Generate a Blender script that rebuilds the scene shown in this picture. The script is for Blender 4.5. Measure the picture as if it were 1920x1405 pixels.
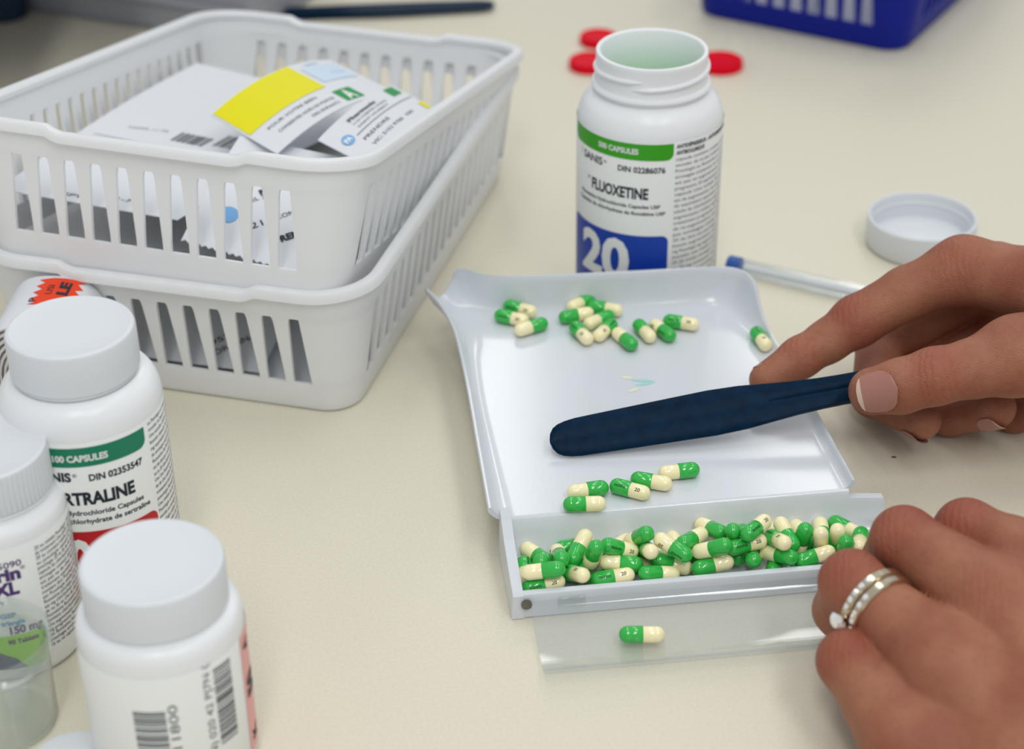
import bpy, bmesh, math, random
import numpy as np
from mathutils import Matrix, Vector

random.seed(7); np.random.seed(7)
for o in list(bpy.data.objects): bpy.data.objects.remove(o)
SC = bpy.context.scene
COL = SC.collection
MM = 0.001                      # everything below is written in millimetres

# ------------------------------------------------------------------ camera
FPX, PITCH, ROLL = 3500.0, math.radians(32.0), math.radians(0.7)
CAM = np.array([0.0, -664.0, 415.0])
_F = np.array([0, math.cos(PITCH), -math.sin(PITCH)])
_R0 = np.array([1.0, 0, 0]); _U0 = np.array([0, math.sin(PITCH), math.cos(PITCH)])
_R = _R0*math.cos(ROLL) - _U0*math.sin(ROLL)
_U = _U0*math.cos(ROLL) + _R0*math.sin(ROLL)
cd = bpy.data.cameras.new('camera'); cam = bpy.data.objects.new('camera', cd); COL.objects.link(cam)
cd.sensor_width = 36.0; cd.sensor_fit = 'HORIZONTAL'; cd.lens = FPX/1920*36
cd.clip_start = 0.02; cd.clip_end = 50
m = Matrix.Identity(4)
for i in range(3):
    m[i][0] = _R[i]; m[i][1] = _U[i]; m[i][2] = -_F[i]; m[i][3] = CAM[i]*MM
cam.matrix_world = m
cd.dof.use_dof = True; cd.dof.focus_distance = 0.675; cd.dof.aperture_fstop = 8.0; cd.dof.aperture_blades = 7
SC.camera = cam

# ------------------------------------------------------------------ light
SC.view_settings.view_transform = 'Standard'; SC.view_settings.look = 'None'
SC.view_settings.gamma = 1.0; SC.view_settings.use_curve_mapping = False
SC.view_settings.exposure = -0.08
w = bpy.data.worlds.new('room_light'); SC.world = w; w.use_nodes = True
bg = w.node_tree.nodes['Background']; bg.inputs[0].default_value = (0.93, 0.96, 1.0, 1); bg.inputs[1].default_value = 0.54
def ceiling_lamp(x, y, sx, sy, power, col=(1.0, 1.0, 0.97)):
    l = bpy.data.lights.new('ceiling_panel', 'AREA'); l.shape = 'RECTANGLE'
    l.size = sx*MM; l.size_y = sy*MM; l.energy = power; l.color = col
    o = bpy.data.objects.new('ceiling_panel', l); COL.objects.link(o)
    o.location = (x*MM, y*MM, 2.0)
ceiling_lamp(-160, 2900, 420, 1500, 9)
ceiling_lamp(760, 2900, 420, 1500, 9)
ceiling_lamp(-160, 500, 300, 1300, 5)
ceiling_lamp(760, 500, 300, 1300, 5)
ceiling_lamp(-160, -1500, 300, 1500, 14)
ceiling_lamp(760, -1500, 300, 1500, 14)

# ------------------------------------------------------------------ helpers
def P(px, py, z=0.0):                      # point of the place seen at a photo pixel, at height z
    d = (px-960)/FPX*_R + (702.5-py)/FPX*_U + _F
    return CAM + (z-CAM[2])/d[2]*d
def Wd(px, py, depth):                     # the same, at a distance from the lens
    return CAM + depth*((px-960)/FPX*_R + (702.5-py)/FPX*_U + _F)
def lin(c):
    c = c/255.0
    return c/12.92 if c <= 0.04045 else ((c+0.055)/1.055)**2.4
def rgb(r, g, b): return (lin(r), lin(g), lin(b), 1.0)

MATS = {}
def mat(name, col, rough=0.4, spec=0.5, trans=0.0, ior=1.45, sss=0.0, sssr=(1, .4, .25), metal=0.0, noise=None, bump=None, coat=0.0, translucent=0.0):
    m = bpy.data.materials.new(name); m.use_nodes = True
    nt = m.node_tree; b = nt.nodes['Principled BSDF']
    b.inputs['Base Color'].default_value = col
    b.inputs['Roughness'].default_value = rough
    b.inputs['Specular IOR Level'].default_value = spec
    b.inputs['IOR'].default_value = ior
    b.inputs['Transmission Weight'].default_value = trans
    b.inputs['Metallic'].default_value = metal
    b.inputs['Coat Weight'].default_value = coat
    if sss:
        b.inputs['Subsurface Weight'].default_value = sss
        b.inputs['Subsurface Radius'].default_value = sssr
        b.inputs['Subsurface Scale'].default_value = 0.003
    tc = nt.nodes.new('ShaderNodeTexCoord')
    if noise:
        sc, det, col2, lo, hi = noise
        n = nt.nodes.new('ShaderNodeTexNoise'); n.inputs['Scale'].default_value = sc; n.inputs['Detail'].default_value = det
        nt.links.new(tc.outputs['Object'], n.inputs['Vector'])
        r = nt.nodes.new('ShaderNodeMapRange'); r.inputs[1].default_value = lo; r.inputs[2].default_value = hi
        nt.links.new(n.outputs['Fac'], r.inputs[0])
        mx = nt.nodes.new('ShaderNodeMix'); mx.data_type = 'RGBA'
        mx.inputs[6].default_value = col; mx.inputs[7].default_value = col2
        nt.links.new(r.outputs[0], mx.inputs[0]); nt.links.new(mx.outputs[2], b.inputs['Base Color'])
    if bump:
        sc, st, dist = bump
        n = nt.nodes.new('ShaderNodeTexNoise'); n.inputs['Scale'].default_value = sc; n.inputs['Detail'].default_value = 4
        nt.links.new(tc.outputs['Object'], n.inputs['Vector'])
        bp = nt.nodes.new('ShaderNodeBump'); bp.inputs['Strength'].default_value = st; bp.inputs['Distance'].default_value = dist
        nt.links.new(n.outputs['Fac'], bp.inputs['Height']); nt.links.new(bp.outputs[0], b.inputs['Normal'])
    if translucent:
        t = nt.nodes.new('ShaderNodeBsdfTranslucent'); t.inputs[0].default_value = col
        mxs = nt.nodes.new('ShaderNodeMixShader'); mxs.inputs[0].default_value = translucent
        out = nt.nodes['Material Output']
        nt.links.new(b.outputs[0], mxs.inputs[1]); nt.links.new(t.outputs[0], mxs.inputs[2]); nt.links.new(mxs.outputs[0], out.inputs[0])
    MATS[name] = m
    return m
def clear(name, tint, haze, rough=.03):
    """thin-walled clear plastic: lets light straight through, mirrors a little at its surface, faint haze"""
    m = bpy.data.materials.new(name); m.use_nodes = True; nt = m.node_tree; nt.nodes.clear()
    out = nt.nodes.new('ShaderNodeOutputMaterial'); tr_ = nt.nodes.new('ShaderNodeBsdfTransparent'); tr_.inputs[0].default_value = tint
    gl = nt.nodes.new('ShaderNodeBsdfGlossy'); gl.inputs['Roughness'].default_value = rough
    df = nt.nodes.new('ShaderNodeBsdfDiffuse'); df.inputs[0].default_value = (.8, .83, .85, 1)
    lw = nt.nodes.new('ShaderNodeLayerWeight'); lw.inputs[0].default_value = .5
    pw = nt.nodes.new('ShaderNodeMath'); pw.operation = 'POWER'; pw.inputs[1].default_value = 5; nt.links.new(lw.outputs['Facing'], pw.inputs[0])
    fr = nt.nodes.new('ShaderNodeMath'); fr.operation = 'MULTIPLY_ADD'; fr.inputs[1].default_value = .9; fr.inputs[2].default_value = .055; nt.links.new(pw.outputs[0], fr.inputs[0])
    m1 = nt.nodes.new('ShaderNodeMixShader'); m1.inputs[0].default_value = haze; m2 = nt.nodes.new('ShaderNodeMixShader')
    nt.links.new(tr_.outputs[0], m1.inputs[1]); nt.links.new(df.outputs[0], m1.inputs[2])
    nt.links.new(fr.outputs[0], m2.inputs[0]); nt.links.new(m1.outputs[0], m2.inputs[1]); nt.links.new(gl.outputs[0], m2.inputs[2]); nt.links.new(m2.outputs[0], out.inputs[0])
    MATS[name] = m

def thing(name, label, cat, loc=(0, 0, 0), rotz=0.0, group=None):
    o = bpy.data.objects.new(name, None); COL.objects.link(o)
    o.empty_display_size = 0.01
    o.location = Vector(loc)*MM; o.rotation_euler = (0, 0, rotz)
    o['label'] = label; o['category'] = cat
    if group: o['group'] = group
    return o
def tag(o, label, cat, group=None):
    o['label'] = label; o['category'] = cat
    if group: o['group'] = group
    return o
def mesh(name, V, F, mt, smooth=True, angle=40):
    me = bpy.data.meshes.new(name)
    me.from_pydata([tuple(float(c)*MM for c in v) for v in V], [], [tuple(int(i) for i in f) for f in F])
    me.materials.append(MATS[mt])
    if smooth:
        me.polygons.foreach_set('use_smooth', [True]*len(me.polygons))
        if angle: me.set_sharp_from_angle(angle=math.radians(angle))
    me.update()
    return me
def obj(name, V, F, mt, parent=None, loc=None, smooth=True, angle=40, fix=False):
    me = mesh(name, V, F, mt, smooth, angle)
    if fix:
        bm = bmesh.new(); bm.from_mesh(me); bmesh.ops.recalc_face_normals(bm, faces=bm.faces); bm.to_mesh(me); bm.free()
    o = bpy.data.objects.new(name, me); COL.objects.link(o)
    if parent is not None: o.parent = parent
    if loc is not None: o.location = Vector(loc)*MM
    return o
def link(name, me, parent=None):
    o = bpy.data.objects.new(name, me); COL.objects.link(o)
    if parent is not None: o.parent = parent
    return o
def join(*parts):
    V, F, n = [], [], 0
    for v, f in parts:
        V += [tuple(x) for x in v]; F += [tuple(i+n for i in g) for g in f]; n += len(v)
    return V, F
def lathe(prof, n=64, a0=0.0, a1=2*math.pi):
    full = abs(a1-a0-2*math.pi) < 1e-6
    cols = n if full else n+1
    V = []; F = []
    for i in range(cols):
        t = a0+(a1-a0)*i/n
        for r, z in prof: V.append((r*math.cos(t), r*math.sin(t), z))
    k = len(prof)
    for i in range(n):
        j = (i+1) % cols
        for q in range(k-1): F.append((i*k+q, j*k+q, j*k+q+1, i*k+q+1))
    return V, F
def spline(pts, per=8, closed=False):
    pts = [np.array(p, float) for p in pts]; out = []
    n = len(pts)
    rng = range(n) if closed else range(n-1)
    for i in rng:
        if closed: p0, p1, p2, p3 = pts[i-1], pts[i], pts[(i+1) % n], pts[(i+2) % n]
        else: p0, p1, p2, p3 = pts[max(i-1, 0)], pts[i], pts[i+1], pts[min(i+2, n-1)]
        for k in range(per):
            t = k/per
            out.append(0.5*((2*p1)+(-p0+p2)*t+(2*p0-5*p1+4*p2-p3)*t*t+(-p0+3*p1-3*p2+p3)*t**3))
    if not closed: out.append(pts[-1])
    return out
def rbox(x0, x1, y0, y1, z0, z1, b=1.0, seg=2):
    bm = bmesh.new(); bmesh.ops.create_cube(bm, size=1)
    for v in bm.verts:
        v.co.x = x0 if v.co.x < 0 else x1; v.co.y = y0 if v.co.y < 0 else y1; v.co.z = z0 if v.co.z < 0 else z1
    if b > 0: bmesh.ops.bevel(bm, geom=list(bm.edges), offset=b, segments=seg, affect='EDGES', profile=0.5)
    bm.verts.index_update()
    V = [tuple(v.co) for v in bm.verts]; F = [tuple(v.index for v in f.verts) for f in bm.faces]
    bm.free(); return V, F
def tube(path, r, n=12, cap=True):
    path = [np.array(p, float) for p in path]; V = []; F = []
    rr = r if hasattr(r, '__len__') else [r]*len(path)
    up = np.array([0.13, 0.21, 1.0])
    for i, p in enumerate(path):
        t = path[min(i+1, len(path)-1)]-path[max(i-1, 0)]; t = t/np.linalg.norm(t)
        s = np.cross(t, up); s /= np.linalg.norm(s); q = np.cross(s, t)
        for k in range(n):
            a = 2*math.pi*k/n; V.append(p+rr[i]*(math.cos(a)*s+math.sin(a)*q))
    for i in range(len(path)-1):
        for k in range(n):
            F.append((i*n+k, i*n+(k+1) % n, (i+1)*n+(k+1) % n, (i+1)*n+k))
    if cap:
        F.append(tuple(range(n-1, -1, -1))); F.append(tuple((len(path)-1)*n+k for k in range(n)))
    return V, F
def prism(loop2d, h0, h1, axis='z'):
    n = len(loop2d); V = []
    for h in (h0, h1):
        for a, b in loop2d: V.append((a, b, h) if axis == 'z' else ((h, a, b) if axis == 'x' else (a, h, b)))
    F = [tuple(range(n-1, -1, -1)), tuple(range(n, 2*n))]
    for i in range(n): F.append((i, (i+1) % n, n+(i+1) % n, n+i))
    return V, F

# ---- flat print: text and shapes as 2D polygons, later wrapped on a surface
_tc = {}
def glyphs(s, fat=0.0):
    key = (s, fat)
    if key in _tc: return _tc[key]
    cu = bpy.data.curves.new('t', 'FONT'); cu.body = s; cu.size = 1.0; cu.resolution_u = 3; cu.fill_mode = 'FRONT'; cu.offset = fat
    ob = bpy.data.objects.new('t', cu); me = bpy.data.meshes.new_from_object(ob)
    V = np.array([v.co[:2] for v in me.vertices]) if len(me.vertices) else np.zeros((0, 2))
    F = [tuple(p.vertices) for p in me.polygons]
    bpy.data.objects.remove(ob); bpy.data.curves.remove(cu); bpy.data.meshes.remove(me)
    _tc[key] = (V, F); return _tc[key]
def text(s, x, y, width, cap, rot=0.0, bold=0.0):
    V, F = glyphs(s, round(min(.05, bold/cap*.7), 4) if bold else 0.0)
    if len(V) == 0: return [], []
    x0, x1 = V[:, 0].min(), V[:, 0].max()
    Q = np.empty_like(V); Q[:, 0] = (V[:, 0]-x0)*(width/(x1-x0)); Q[:, 1] = V[:, 1]*(cap/0.7)
    parts = [(Q, F)]
    out = []
    c, sn = math.cos(rot), math.sin(rot)
    for q, f in parts:
        q2 = np.empty_like(q); q2[:, 0] = q[:, 0]*c-q[:, 1]*sn+x; q2[:, 1] = q[:, 0]*sn+q[:, 1]*c+y
        out.append((q2, f))
    return join(*out)
def rect(x0, x1, y0, y1, rad=(0, 0, 0, 0)):      # radii: bl, br, tr, tl
    pts = []
    for (cx, cy, sx, sy, a), r in zip(((x0, y0, 1, 1, 180), (x1, y0, -1, 1, 270), (x1, y1, -1, -1, 0), (x0, y1, 1, -1, 90)), rad):
        if r <= 0: pts.append((cx, cy)); continue
        for k in range(6):
            t = math.radians(a+90*k/5); pts.append((cx+sx*r+r*math.cos(t), cy+sy*r+r*math.sin(t)))
    return pts, [tuple(range(len(pts)))]
def disc(cx, cy, rx, ry=None, n=28):
    ry = ry or rx
    return [(cx+rx*math.cos(2*math.pi*k/n), cy+ry*math.sin(2*math.pi*k/n)) for k in range(n)], [tuple(range(n))]
def poly(pts): return list(pts), [tuple(range(len(pts)))]
def dice(VF, step, stepy=None):
    V, F = VF
    bm = bmesh.new(); vs = [bm.verts.new((float(v[0]), float(v[1]), 0)) for v in V]
    for f in F:
        try: bm.faces.new([vs[i] for i in f])
        except ValueError: pass
    if step:
        xs = [v.co.x for v in bm.verts]; x = math.floor(min(xs)/step)*step+step
        while x < max(xs):
            bmesh.ops.bisect_plane(bm, geom=bm.verts[:]+bm.edges[:]+bm.faces[:], plane_co=(x, 0, 0), plane_no=(1, 0, 0), dist=1e-5); x += step
    if stepy:
        ys = [v.co.y for v in bm.verts]; y = math.floor(min(ys)/stepy)*stepy+stepy
        while y < max(ys):
            bmesh.ops.bisect_plane(bm, geom=bm.verts[:]+bm.edges[:]+bm.faces[:], plane_co=(0, y, 0), plane_no=(0, 1, 0), dist=1e-5); y += stepy
    bm.verts.index_update()
    out = [(v.co.x, v.co.y) for v in bm.verts], [tuple(v.index for v in f.verts) for f in bm.faces]
    bm.free(); return out
def wrap(VF, R, base, off=0.12, step=1.5):
    V, F = dice(VF, step)
    return [((R+off)*math.cos(base+x/R), (R+off)*math.sin(base+x/R), y) for x, y in V], F
def bars(x0, x1, y0, y1, vertical=True, seed=1):
    rnd = random.Random(seed); out = []; t = 0.0; L = (x1-x0) if vertical else (y1-y0)
    while t < L-0.3:
        wd = rnd.choice((.3, .3, .6, .9)); out.append(rect(x0+t, x0+min(t+wd, L), y0, y1) if vertical else rect(x0, x1, y0+t, y0+min(t+wd, L)))
        t += wd+rnd.choice((.3, .35, .6, .8))
    return join(*out)
def smallprint(lines, x0, y0, width, cap, pitch, x1=None):
    out = []
    for i, s in enumerate(lines):
        wd = min(width, len(s)*cap*0.86)
        out.append(text(s, x0, y0-i*pitch, wd, cap))
    return join(*out)

# ------------------------------------------------------------------ materials
mat('laminate', rgb(224, 218, 199), 0.42, 0.35, noise=(900, 3, rgb(216, 210, 190), .35, .75))
mat('white_plastic', rgb(238, 240, 242), 0.28, 0.45)
mat('cap_plastic', rgb(220, 224, 228), 0.42, 0.4, bump=(1500, .05, .0004))
mat('basket_plastic', rgb(250, 251, 252), 0.33, 0.45, translucent=0.25)
mat('tray_plastic', rgb(214, 219, 225), 0.14, 0.6, bump=(700, .03, .0005))
mat('blue_plastic', rgb(14, 30, 140), 0.45, 0.2)
mat('spatula_plastic', rgb(3, 38, 64), 0.4, 0.08, noise=(250, 4, rgb(2, 28, 50), .3, .7))
mat('navy_plastic', rgb(16, 40, 66), 0.4, 0.5)
clear('clear_plastic', (.955, .97, .98, 1), .06)
clear('frosted_plastic', (.95, .97, .96, 1), .09, .1)
mat('grey_plastic', rgb(165, 168, 178), 0.35, 0.5, translucent=.15)
mat('red_plastic', rgb(222, 4, 36), 0.5, 0.1)
mat('paper', rgb(232, 235, 240), 0.65, 0.2, translucent=0.1)
mat('label_paper', rgb(240, 242, 240), 0.45, 0.35)
mat('carton', rgb(190, 190, 190), 0.6, 0.2)
mat('dark_paper', rgb(86, 86, 104), 0.6, 0.2)
mat('ink', rgb(34, 44, 54), 0.5, 0.3)
mat('ink_soft', rgb(96, 100, 106), 0.5, 0.3)
mat('ink_blue', rgb(120, 175, 225), 0.5, 0.3)
mat('ink_purple', rgb(88, 60, 120), 0.5, 0.3)
mat('ink_cyan', rgb(50, 150, 200), 0.5, 0.3)
mat('ink_white', rgb(235, 238, 235), 0.5, 0.3)
mat('label_green', rgb(60, 165, 30), 0.4, 0.4)
mat('label_teal', rgb(20, 128, 96), 0.4, 0.4)
mat('label_blue', rgb(18, 62, 168), 0.4, 0.4)
mat('label_red', rgb(190, 22, 34), 0.4, 0.4)
mat('label_lime', rgb(150, 215, 30), 0.4, 0.4)
mat('label_slate', rgb(60, 70, 110), 0.4, 0.4)
mat('label_pink', rgb(236, 168, 164), 0.4, 0.4)
mat('label_yellow', rgb(232, 224, 0), 0.5, 0.3)
mat('label_orange', rgb(238, 66, 24), 0.5, 0.3)
mat('sign_green', rgb(30, 150, 70), 0.5, 0.3)
mat('pale_blue', rgb(205, 222, 238), 0.5, 0.3)
mat('leaf_teal', rgb(168, 222, 214), 0.4, 0.4)
mat('leaf_yellow', rgb(232, 238, 205), 0.4, 0.4)
mat('capsule_green', rgb(50, 184, 74), 0.09, 0.8)
mat('capsule_cream', rgb(255, 244, 196), 0.09, 0.8)
mat('capsule_ink', rgb(30, 44, 30), 0.4, 0.4)
mat('brown_roll', rgb(120, 104, 96), 0.6, 0.2)
mat('metal', rgb(216, 206, 180), 0.18, 0.5, metal=1.0)
mat('dark_metal', rgb(120, 118, 112), 0.3, 0.5, metal=1.0)
mat('gem', (.96, .97, 1, 1), 0.03, 0.9, trans=0.35, ior=2.2)
mat('nail', rgb(168, 118, 106), 0.3, 0.4, sss=.1)
mat('nail_white', rgb(205, 180, 160), 0.35, 0.4)
mat('pen_blue', rgb(40, 84, 160), 0.35, 0.5)
mat('speck', rgb(60, 52, 48), 0.8, 0.2)
def skin():
    m = mat('skin', rgb(150, 98, 76), 0.5, 0.3, sss=.12, sssr=(1, .35, .2))
    nt = m.node_tree; b = nt.nodes['Principled BSDF']; tc = nt.nodes.new('ShaderNodeTexCoord'); N = nt.nodes.new; L = nt.links.new
    def noise(scale, det, vec):
        n = N('ShaderNodeTexNoise'); n.inputs['Scale'].default_value = scale; n.inputs['Detail'].default_value = det; L(vec, n.inputs['Vector']); return n.outputs['Fac']
    def mixc(fac, a, c2):
        x = N('ShaderNodeMix'); x.data_type = 'RGBA'; L(fac, x.inputs[0]); L(a, x.inputs[6]); x.inputs[7].default_value = c2; return x.outputs[2]
    def rng(v, lo, hi, o1):
        r = N('ShaderNodeMapRange'); r.inputs[1].default_value = lo; r.inputs[2].default_value = hi; r.inputs[4].default_value = o1; L(v, r.inputs[0]); return r.outputs[0]
    O = tc.outputs['Object']
    r1 = N('ShaderNodeValToRGB'); e = r1.color_ramp.elements
    e[0].position = .34; e[0].color = rgb(146, 86, 66); e[1].position = .66; e[1].color = rgb(166, 112, 86)
    L(noise(45, 3, O), r1.inputs[0])
    at = N('ShaderNodeAttribute'); at.attribute_name = 'joint'
    c1 = mixc(rng(noise(420, 3, O), .5, .9, .5), r1.outputs[0], rgb(136, 80, 60))
    c2 = mixc(rng(at.outputs['Fac'], .1, 1.0, .55), c1, rgb(152, 72, 58))
    L(c2, b.inputs['Base Color'])
    mp = N('ShaderNodeMapping'); mp.inputs['Scale'].default_value = (1.0, 1.0, 2.0); mp.inputs['Rotation'].default_value = (0.3, 0.5, 0.6); L(O, mp.inputs[0])
    v = N('ShaderNodeTexVoronoi'); v.inputs['Scale'].default_value = 800; v.feature = 'DISTANCE_TO_EDGE'; L(mp.outputs[0], v.inputs['Vector'])
    ad = N('ShaderNodeMath'); ad.operation = 'ADD'; L(v.outputs['Distance'], ad.inputs[0]); L(noise(240, 5, mp.outputs[0]), ad.inputs[1])
    wv = N('ShaderNodeTexWave'); wv.inputs['Scale'].default_value = 130; wv.inputs['Distortion'].default_value = 5; wv.inputs['Detail'].default_value = 3; wv.inputs['Detail Scale'].default_value = 2
    mp2 = N('ShaderNodeMapping'); mp2.inputs['Rotation'].default_value = (0, 0.35, .35); L(O, mp2.inputs[0]); L(mp2.outputs[0], wv.inputs['Vector'])
    ml = N('ShaderNodeMath'); ml.operation = 'MULTIPLY'; L(wv.outputs['Fac'], ml.inputs[0]); L(at.outputs['Fac'], ml.inputs[1])
    ml2 = N('ShaderNodeMath'); ml2.operation = 'MULTIPLY_ADD'; L(ml.outputs[0], ml2.inputs[0]); ml2.inputs[1].default_value = .9; L(ad.outputs[0], ml2.inputs[2])
    bp = N('ShaderNodeBump'); bp.inputs['Strength'].default_value = .38; bp.inputs['Distance'].default_value = .0007
    L(ml2.outputs[0], bp.inputs['Height']); L(bp.outputs[0], b.inputs['Normal'])
skin()

# ------------------------------------------------------------------ worktop
V, F = rbox(-900, 900, -760, 900, -28, 0, 2)
tag(obj('worktop', V, F, 'laminate'), 'pale cream laminate worktop that everything stands on', 'table')

# ------------------------------------------------------------------ baskets
BW, BL, BH, FLARE, TH = 169.2, 254.9, 60.0, 9.0, 1.7
def rr_loop(hx, hy, rc, z, n=9):
    pts = []
    for cx, cy, a in ((hx-rc, -hy+rc, -90), (hx-rc, hy-rc, 0), (-hx+rc, hy-rc, 90), (-hx+rc, -hy+rc, 180)):
        for k in range(n):
            t = math.radians(a+90*k/(n-1)); pts.append((cx+rc*math.cos(t), cy+rc*math.sin(t), z))
    return pts
def basket(name, label, mt, W=BW, L=BL, H=BH, ns=(11, 19), pitch=11.2, group=None):
    t = thing(name, label, 'basket', group=group)
    zb, zt = 14.0*H/60, 47.0*H/60
    fl = lambda z: FLARE*(z/H)
    hx0, hy0 = W/2-FLARE, L/2-FLARE
    def loop(z, off=0.0, rc=14.5): return rr_loop(hx0+fl(z)-off, hy0+fl(z)-off, rc+fl(z)-off*.9, z)
    # floor and the solid lower band
    loops = [loop(0, 5), loop(0, 2), loop(1.0, .4), loop(3.0), loop(zb), loop(zb, TH), loop(3.2, TH), loop(TH+.6, TH+1.5), loop(TH, 6)]
    V = []; F = []; k = len(loops[0])
    for lp in loops: V += lp
    for i in range(len(loops)-1):
        for j in range(k): F.append((i*k+j, i*k+(j+1) % k, (i+1)*k+(j+1) % k, (i+1)*k+j))
    F.append(tuple(range(k-1, -1, -1))); F.append(tuple((len(loops)-1)*k+j for j in range(k)))
    obj('base_pan', V, F, mt, t, fix=True)
    # the solid band under the lip
    loops = [loop(zt), loop(H-3), loop(H-3, TH), loop(zt, TH)]
    V = []; F = []
    for lp in loops: V += lp
    for i in range(4):
        for j in range(k): F.append((i*k+j, i*k+(j+1) % k, ((i+1) % 4)*k+(j+1) % k, ((i+1) % 4)*k+j))
    obj('upper_band', V, F, mt, t, fix=True)
    # rounded lip, stepped down along the grip of both short ends
    def dip(x, y):
        ax = abs(x)/(W*0.5); s = 1-min(max((ax-0.44)/0.05, 0), 1)
        return s if abs(y) > L/2-8 else 0
    prof = [(-3.2, -2.6), (-3.4, -.5), (-2.4, .7), (-.6, 1.0), (1.2, .6), (2.0, -.6), (2.0, -3.4), (1.2, -4.0), (.2, -3.6), (-1.9, -2.6)]
    base = []
    n0 = rr_loop(W/2, L/2, 25, H, n=9)
    for i in range(len(n0)):        # refine straight runs so the step reads
        a_, b_ = np.array(n0[i]), np.array(n0[(i+1) % len(n0)])
        cnt = 40 if np.linalg.norm(b_-a_) > 40 else 1
        for q in range(cnt): base.append(a_+(b_-a_)*q/cnt)
    V = []; F = []; n = len(base); kp = len(prof)
    for i in range(n):
        d = base[(i+1) % n]-base[i-1]; d /= np.linalg.norm(d); nr = np.array([d[1], -d[0], 0])
        s = dip(base[i][0], base[i][1])
        for o_, z_ in prof:
            zz = z_-2.4*s*(1 if z_ > -3 else .8)
            V.append(base[i]+nr*(o_+.8*s*(o_ > 0))+np.array([0, 0, zz]))
    for i in range(n):
        for q in range(kp): F.append((i*kp+q, ((i+1) % n)*kp+q, ((i+1) % n)*kp+(q+1) % kp, i*kp+(q+1) % kp))
    obj('rim', V, F, mt, t, fix=True)
    # corner posts
    lo, hi = (loop(zb), loop(zt)); lo2, hi2 = (loop(zb, TH), loop(zt, TH))
    nf, nsd = ns
    for ci in range(4):
        idx = list(range(ci*9, ci*9+9)); A = []; 
        def ext(lp, z, off):
            pts = [np.array(lp[i]) for i in idx]
            # stretch post ends along the sides to the first slot
            hx, hy = hx0+fl(z)-off, hy0+fl(z)-off
            sx = 1 if ci in (0, 1) else -1; sy = -1 if ci in (0, 3) else 1
            wgap = (4.4, 7.9)
            ex = nf*pitch/2-pitch/2+(wgap[0] if z > 30*H/60 else wgap[1])/2
            ey = nsd*pitch/2-pitch/2+(wgap[0] if z > 30*H/60 else wgap[1])/2
            pf = np.array([sx*ex, sy*hy, z]); ps = np.array([sx*hx, sy*ey, z])
            return [pf]+pts+[ps] if ci in (0, 2) else [ps]+pts+[pf]
        L4 = [ext(lo, zb, 0), ext(hi, zt, 0), ext(hi2, zt, TH), ext(lo2, zb, TH)]
        kk = len(L4[0]); V = [p for l in L4 for p in l]; F = []
        for i in range(4):
            for j in range(kk-1): F.append((i*kk+j, i*kk+j+1, ((i+1) % 4)*kk+j+1, ((i+1) % 4)*kk+j))
        F.append((0, kk, 2*kk, 3*kk)); F.append((kk-1, 4*kk-1, 3*kk-1, 2*kk-1))
        obj('corner_post', V, F, mt, t, fix=True)
    # slats: wide at the top, narrow at the foot; one shared mesh for each side direction
    def slat_mesh(axis):
        wt, wb = pitch-4.4, pitch-7.9
        rows = []
        for z, wd in ((zb, wb), (zb+(zt-zb)*.12, wb+.1), (zt-3, wt-.6), (zt-1, wt), (zt, wt+1.0)): rows.append((z, wd))
        V = []; F = []
        for z, wd in rows:
            o_ = fl(z)
            for s, off in ((-1, 0), (1, 0), (1, -TH), (-1, -TH)):
                V.append((s*wd/2, -(o_+off), z) if axis == 'x' else ((o_+off), s*wd/2, z))
        for i in range(len(rows)-1):
            for q in range(4): F.append((i*4+q, i*4+(q+1) % 4, i*4+4+(q+1) % 4, i*4+4+q))
        F.append((3, 2, 1, 0)); F.append(tuple(len(V)-4+q for q in range(4)))
        me = mesh('slat', V, F, mt, False)
        bm = bmesh.new(); bm.from_mesh(me); bmesh.ops.recalc_face_normals(bm, faces=bm.faces); bm.to_mesh(me); bm.free()
        return me
    mx_, my_ = slat_mesh('x'), slat_mesh('y')
    for i in range(nf-1):
        x = (i-(nf-2)/2)*pitch
        for sgn in (-1, 1):
            s = link('slat', mx_, t); s.location = Vector((x, sgn*hy0, 0))*MM; s.rotation_euler[2] = 0 if sgn < 0 else math.pi
    for i in range(nsd-1):
        y = (i-(nsd-2)/2)*pitch
        for sgn in (-1, 1):
            s = link('slat', my_, t); s.location = Vector((sgn*hx0, y, 0))*MM; s.rotation_euler[2] = 0 if sgn > 0 else math.pi
    return t
def rotm(yaw, pit, rol):
    return Matrix.Rotation(yaw, 4, 'Z') @ Matrix.Rotation(pit, 4, 'X') @ Matrix.Rotation(rol, 4, 'Y')
lower = basket('storage_basket', 'white slotted plastic basket standing on the worktop under another white basket', 'basket_plastic')
LOW = Matrix.Translation((-106.2, 103.4, 0)) @ rotm(-.268, 0, 0)
upper = basket('storage_basket', 'white slotted plastic basket stacked tilted on top, holding yellow and white labels', 'basket_plastic')
UPP = Matrix.Translation((-108.6, 95.5, 32.4)) @ rotm(-.2763, -.1961, .02)
def place(o, M):
    M = M.copy(); M.translation = M.translation*MM; o.matrix_world = M
place(lower, LOW); place(upper, UPP)
bb = basket('storage_basket', 'dark blue slotted plastic basket at the back holding white papers', 'blue_plastic', W=150, L=210, H=62, ns=(9, 14), pitch=11.0)
c0 = P(1690, 103); yb = -.545
ex = np.array([math.cos(yb), math.sin(yb), 0]); ey = np.array([-math.sin(yb), math.cos(yb), 0])
cb = c0 - ex*(75-FLARE) + ey*(105-FLARE)
BLU = Matrix.Translation(cb) @ rotm(yb, 0, 0)
place(bb, BLU)

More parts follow.
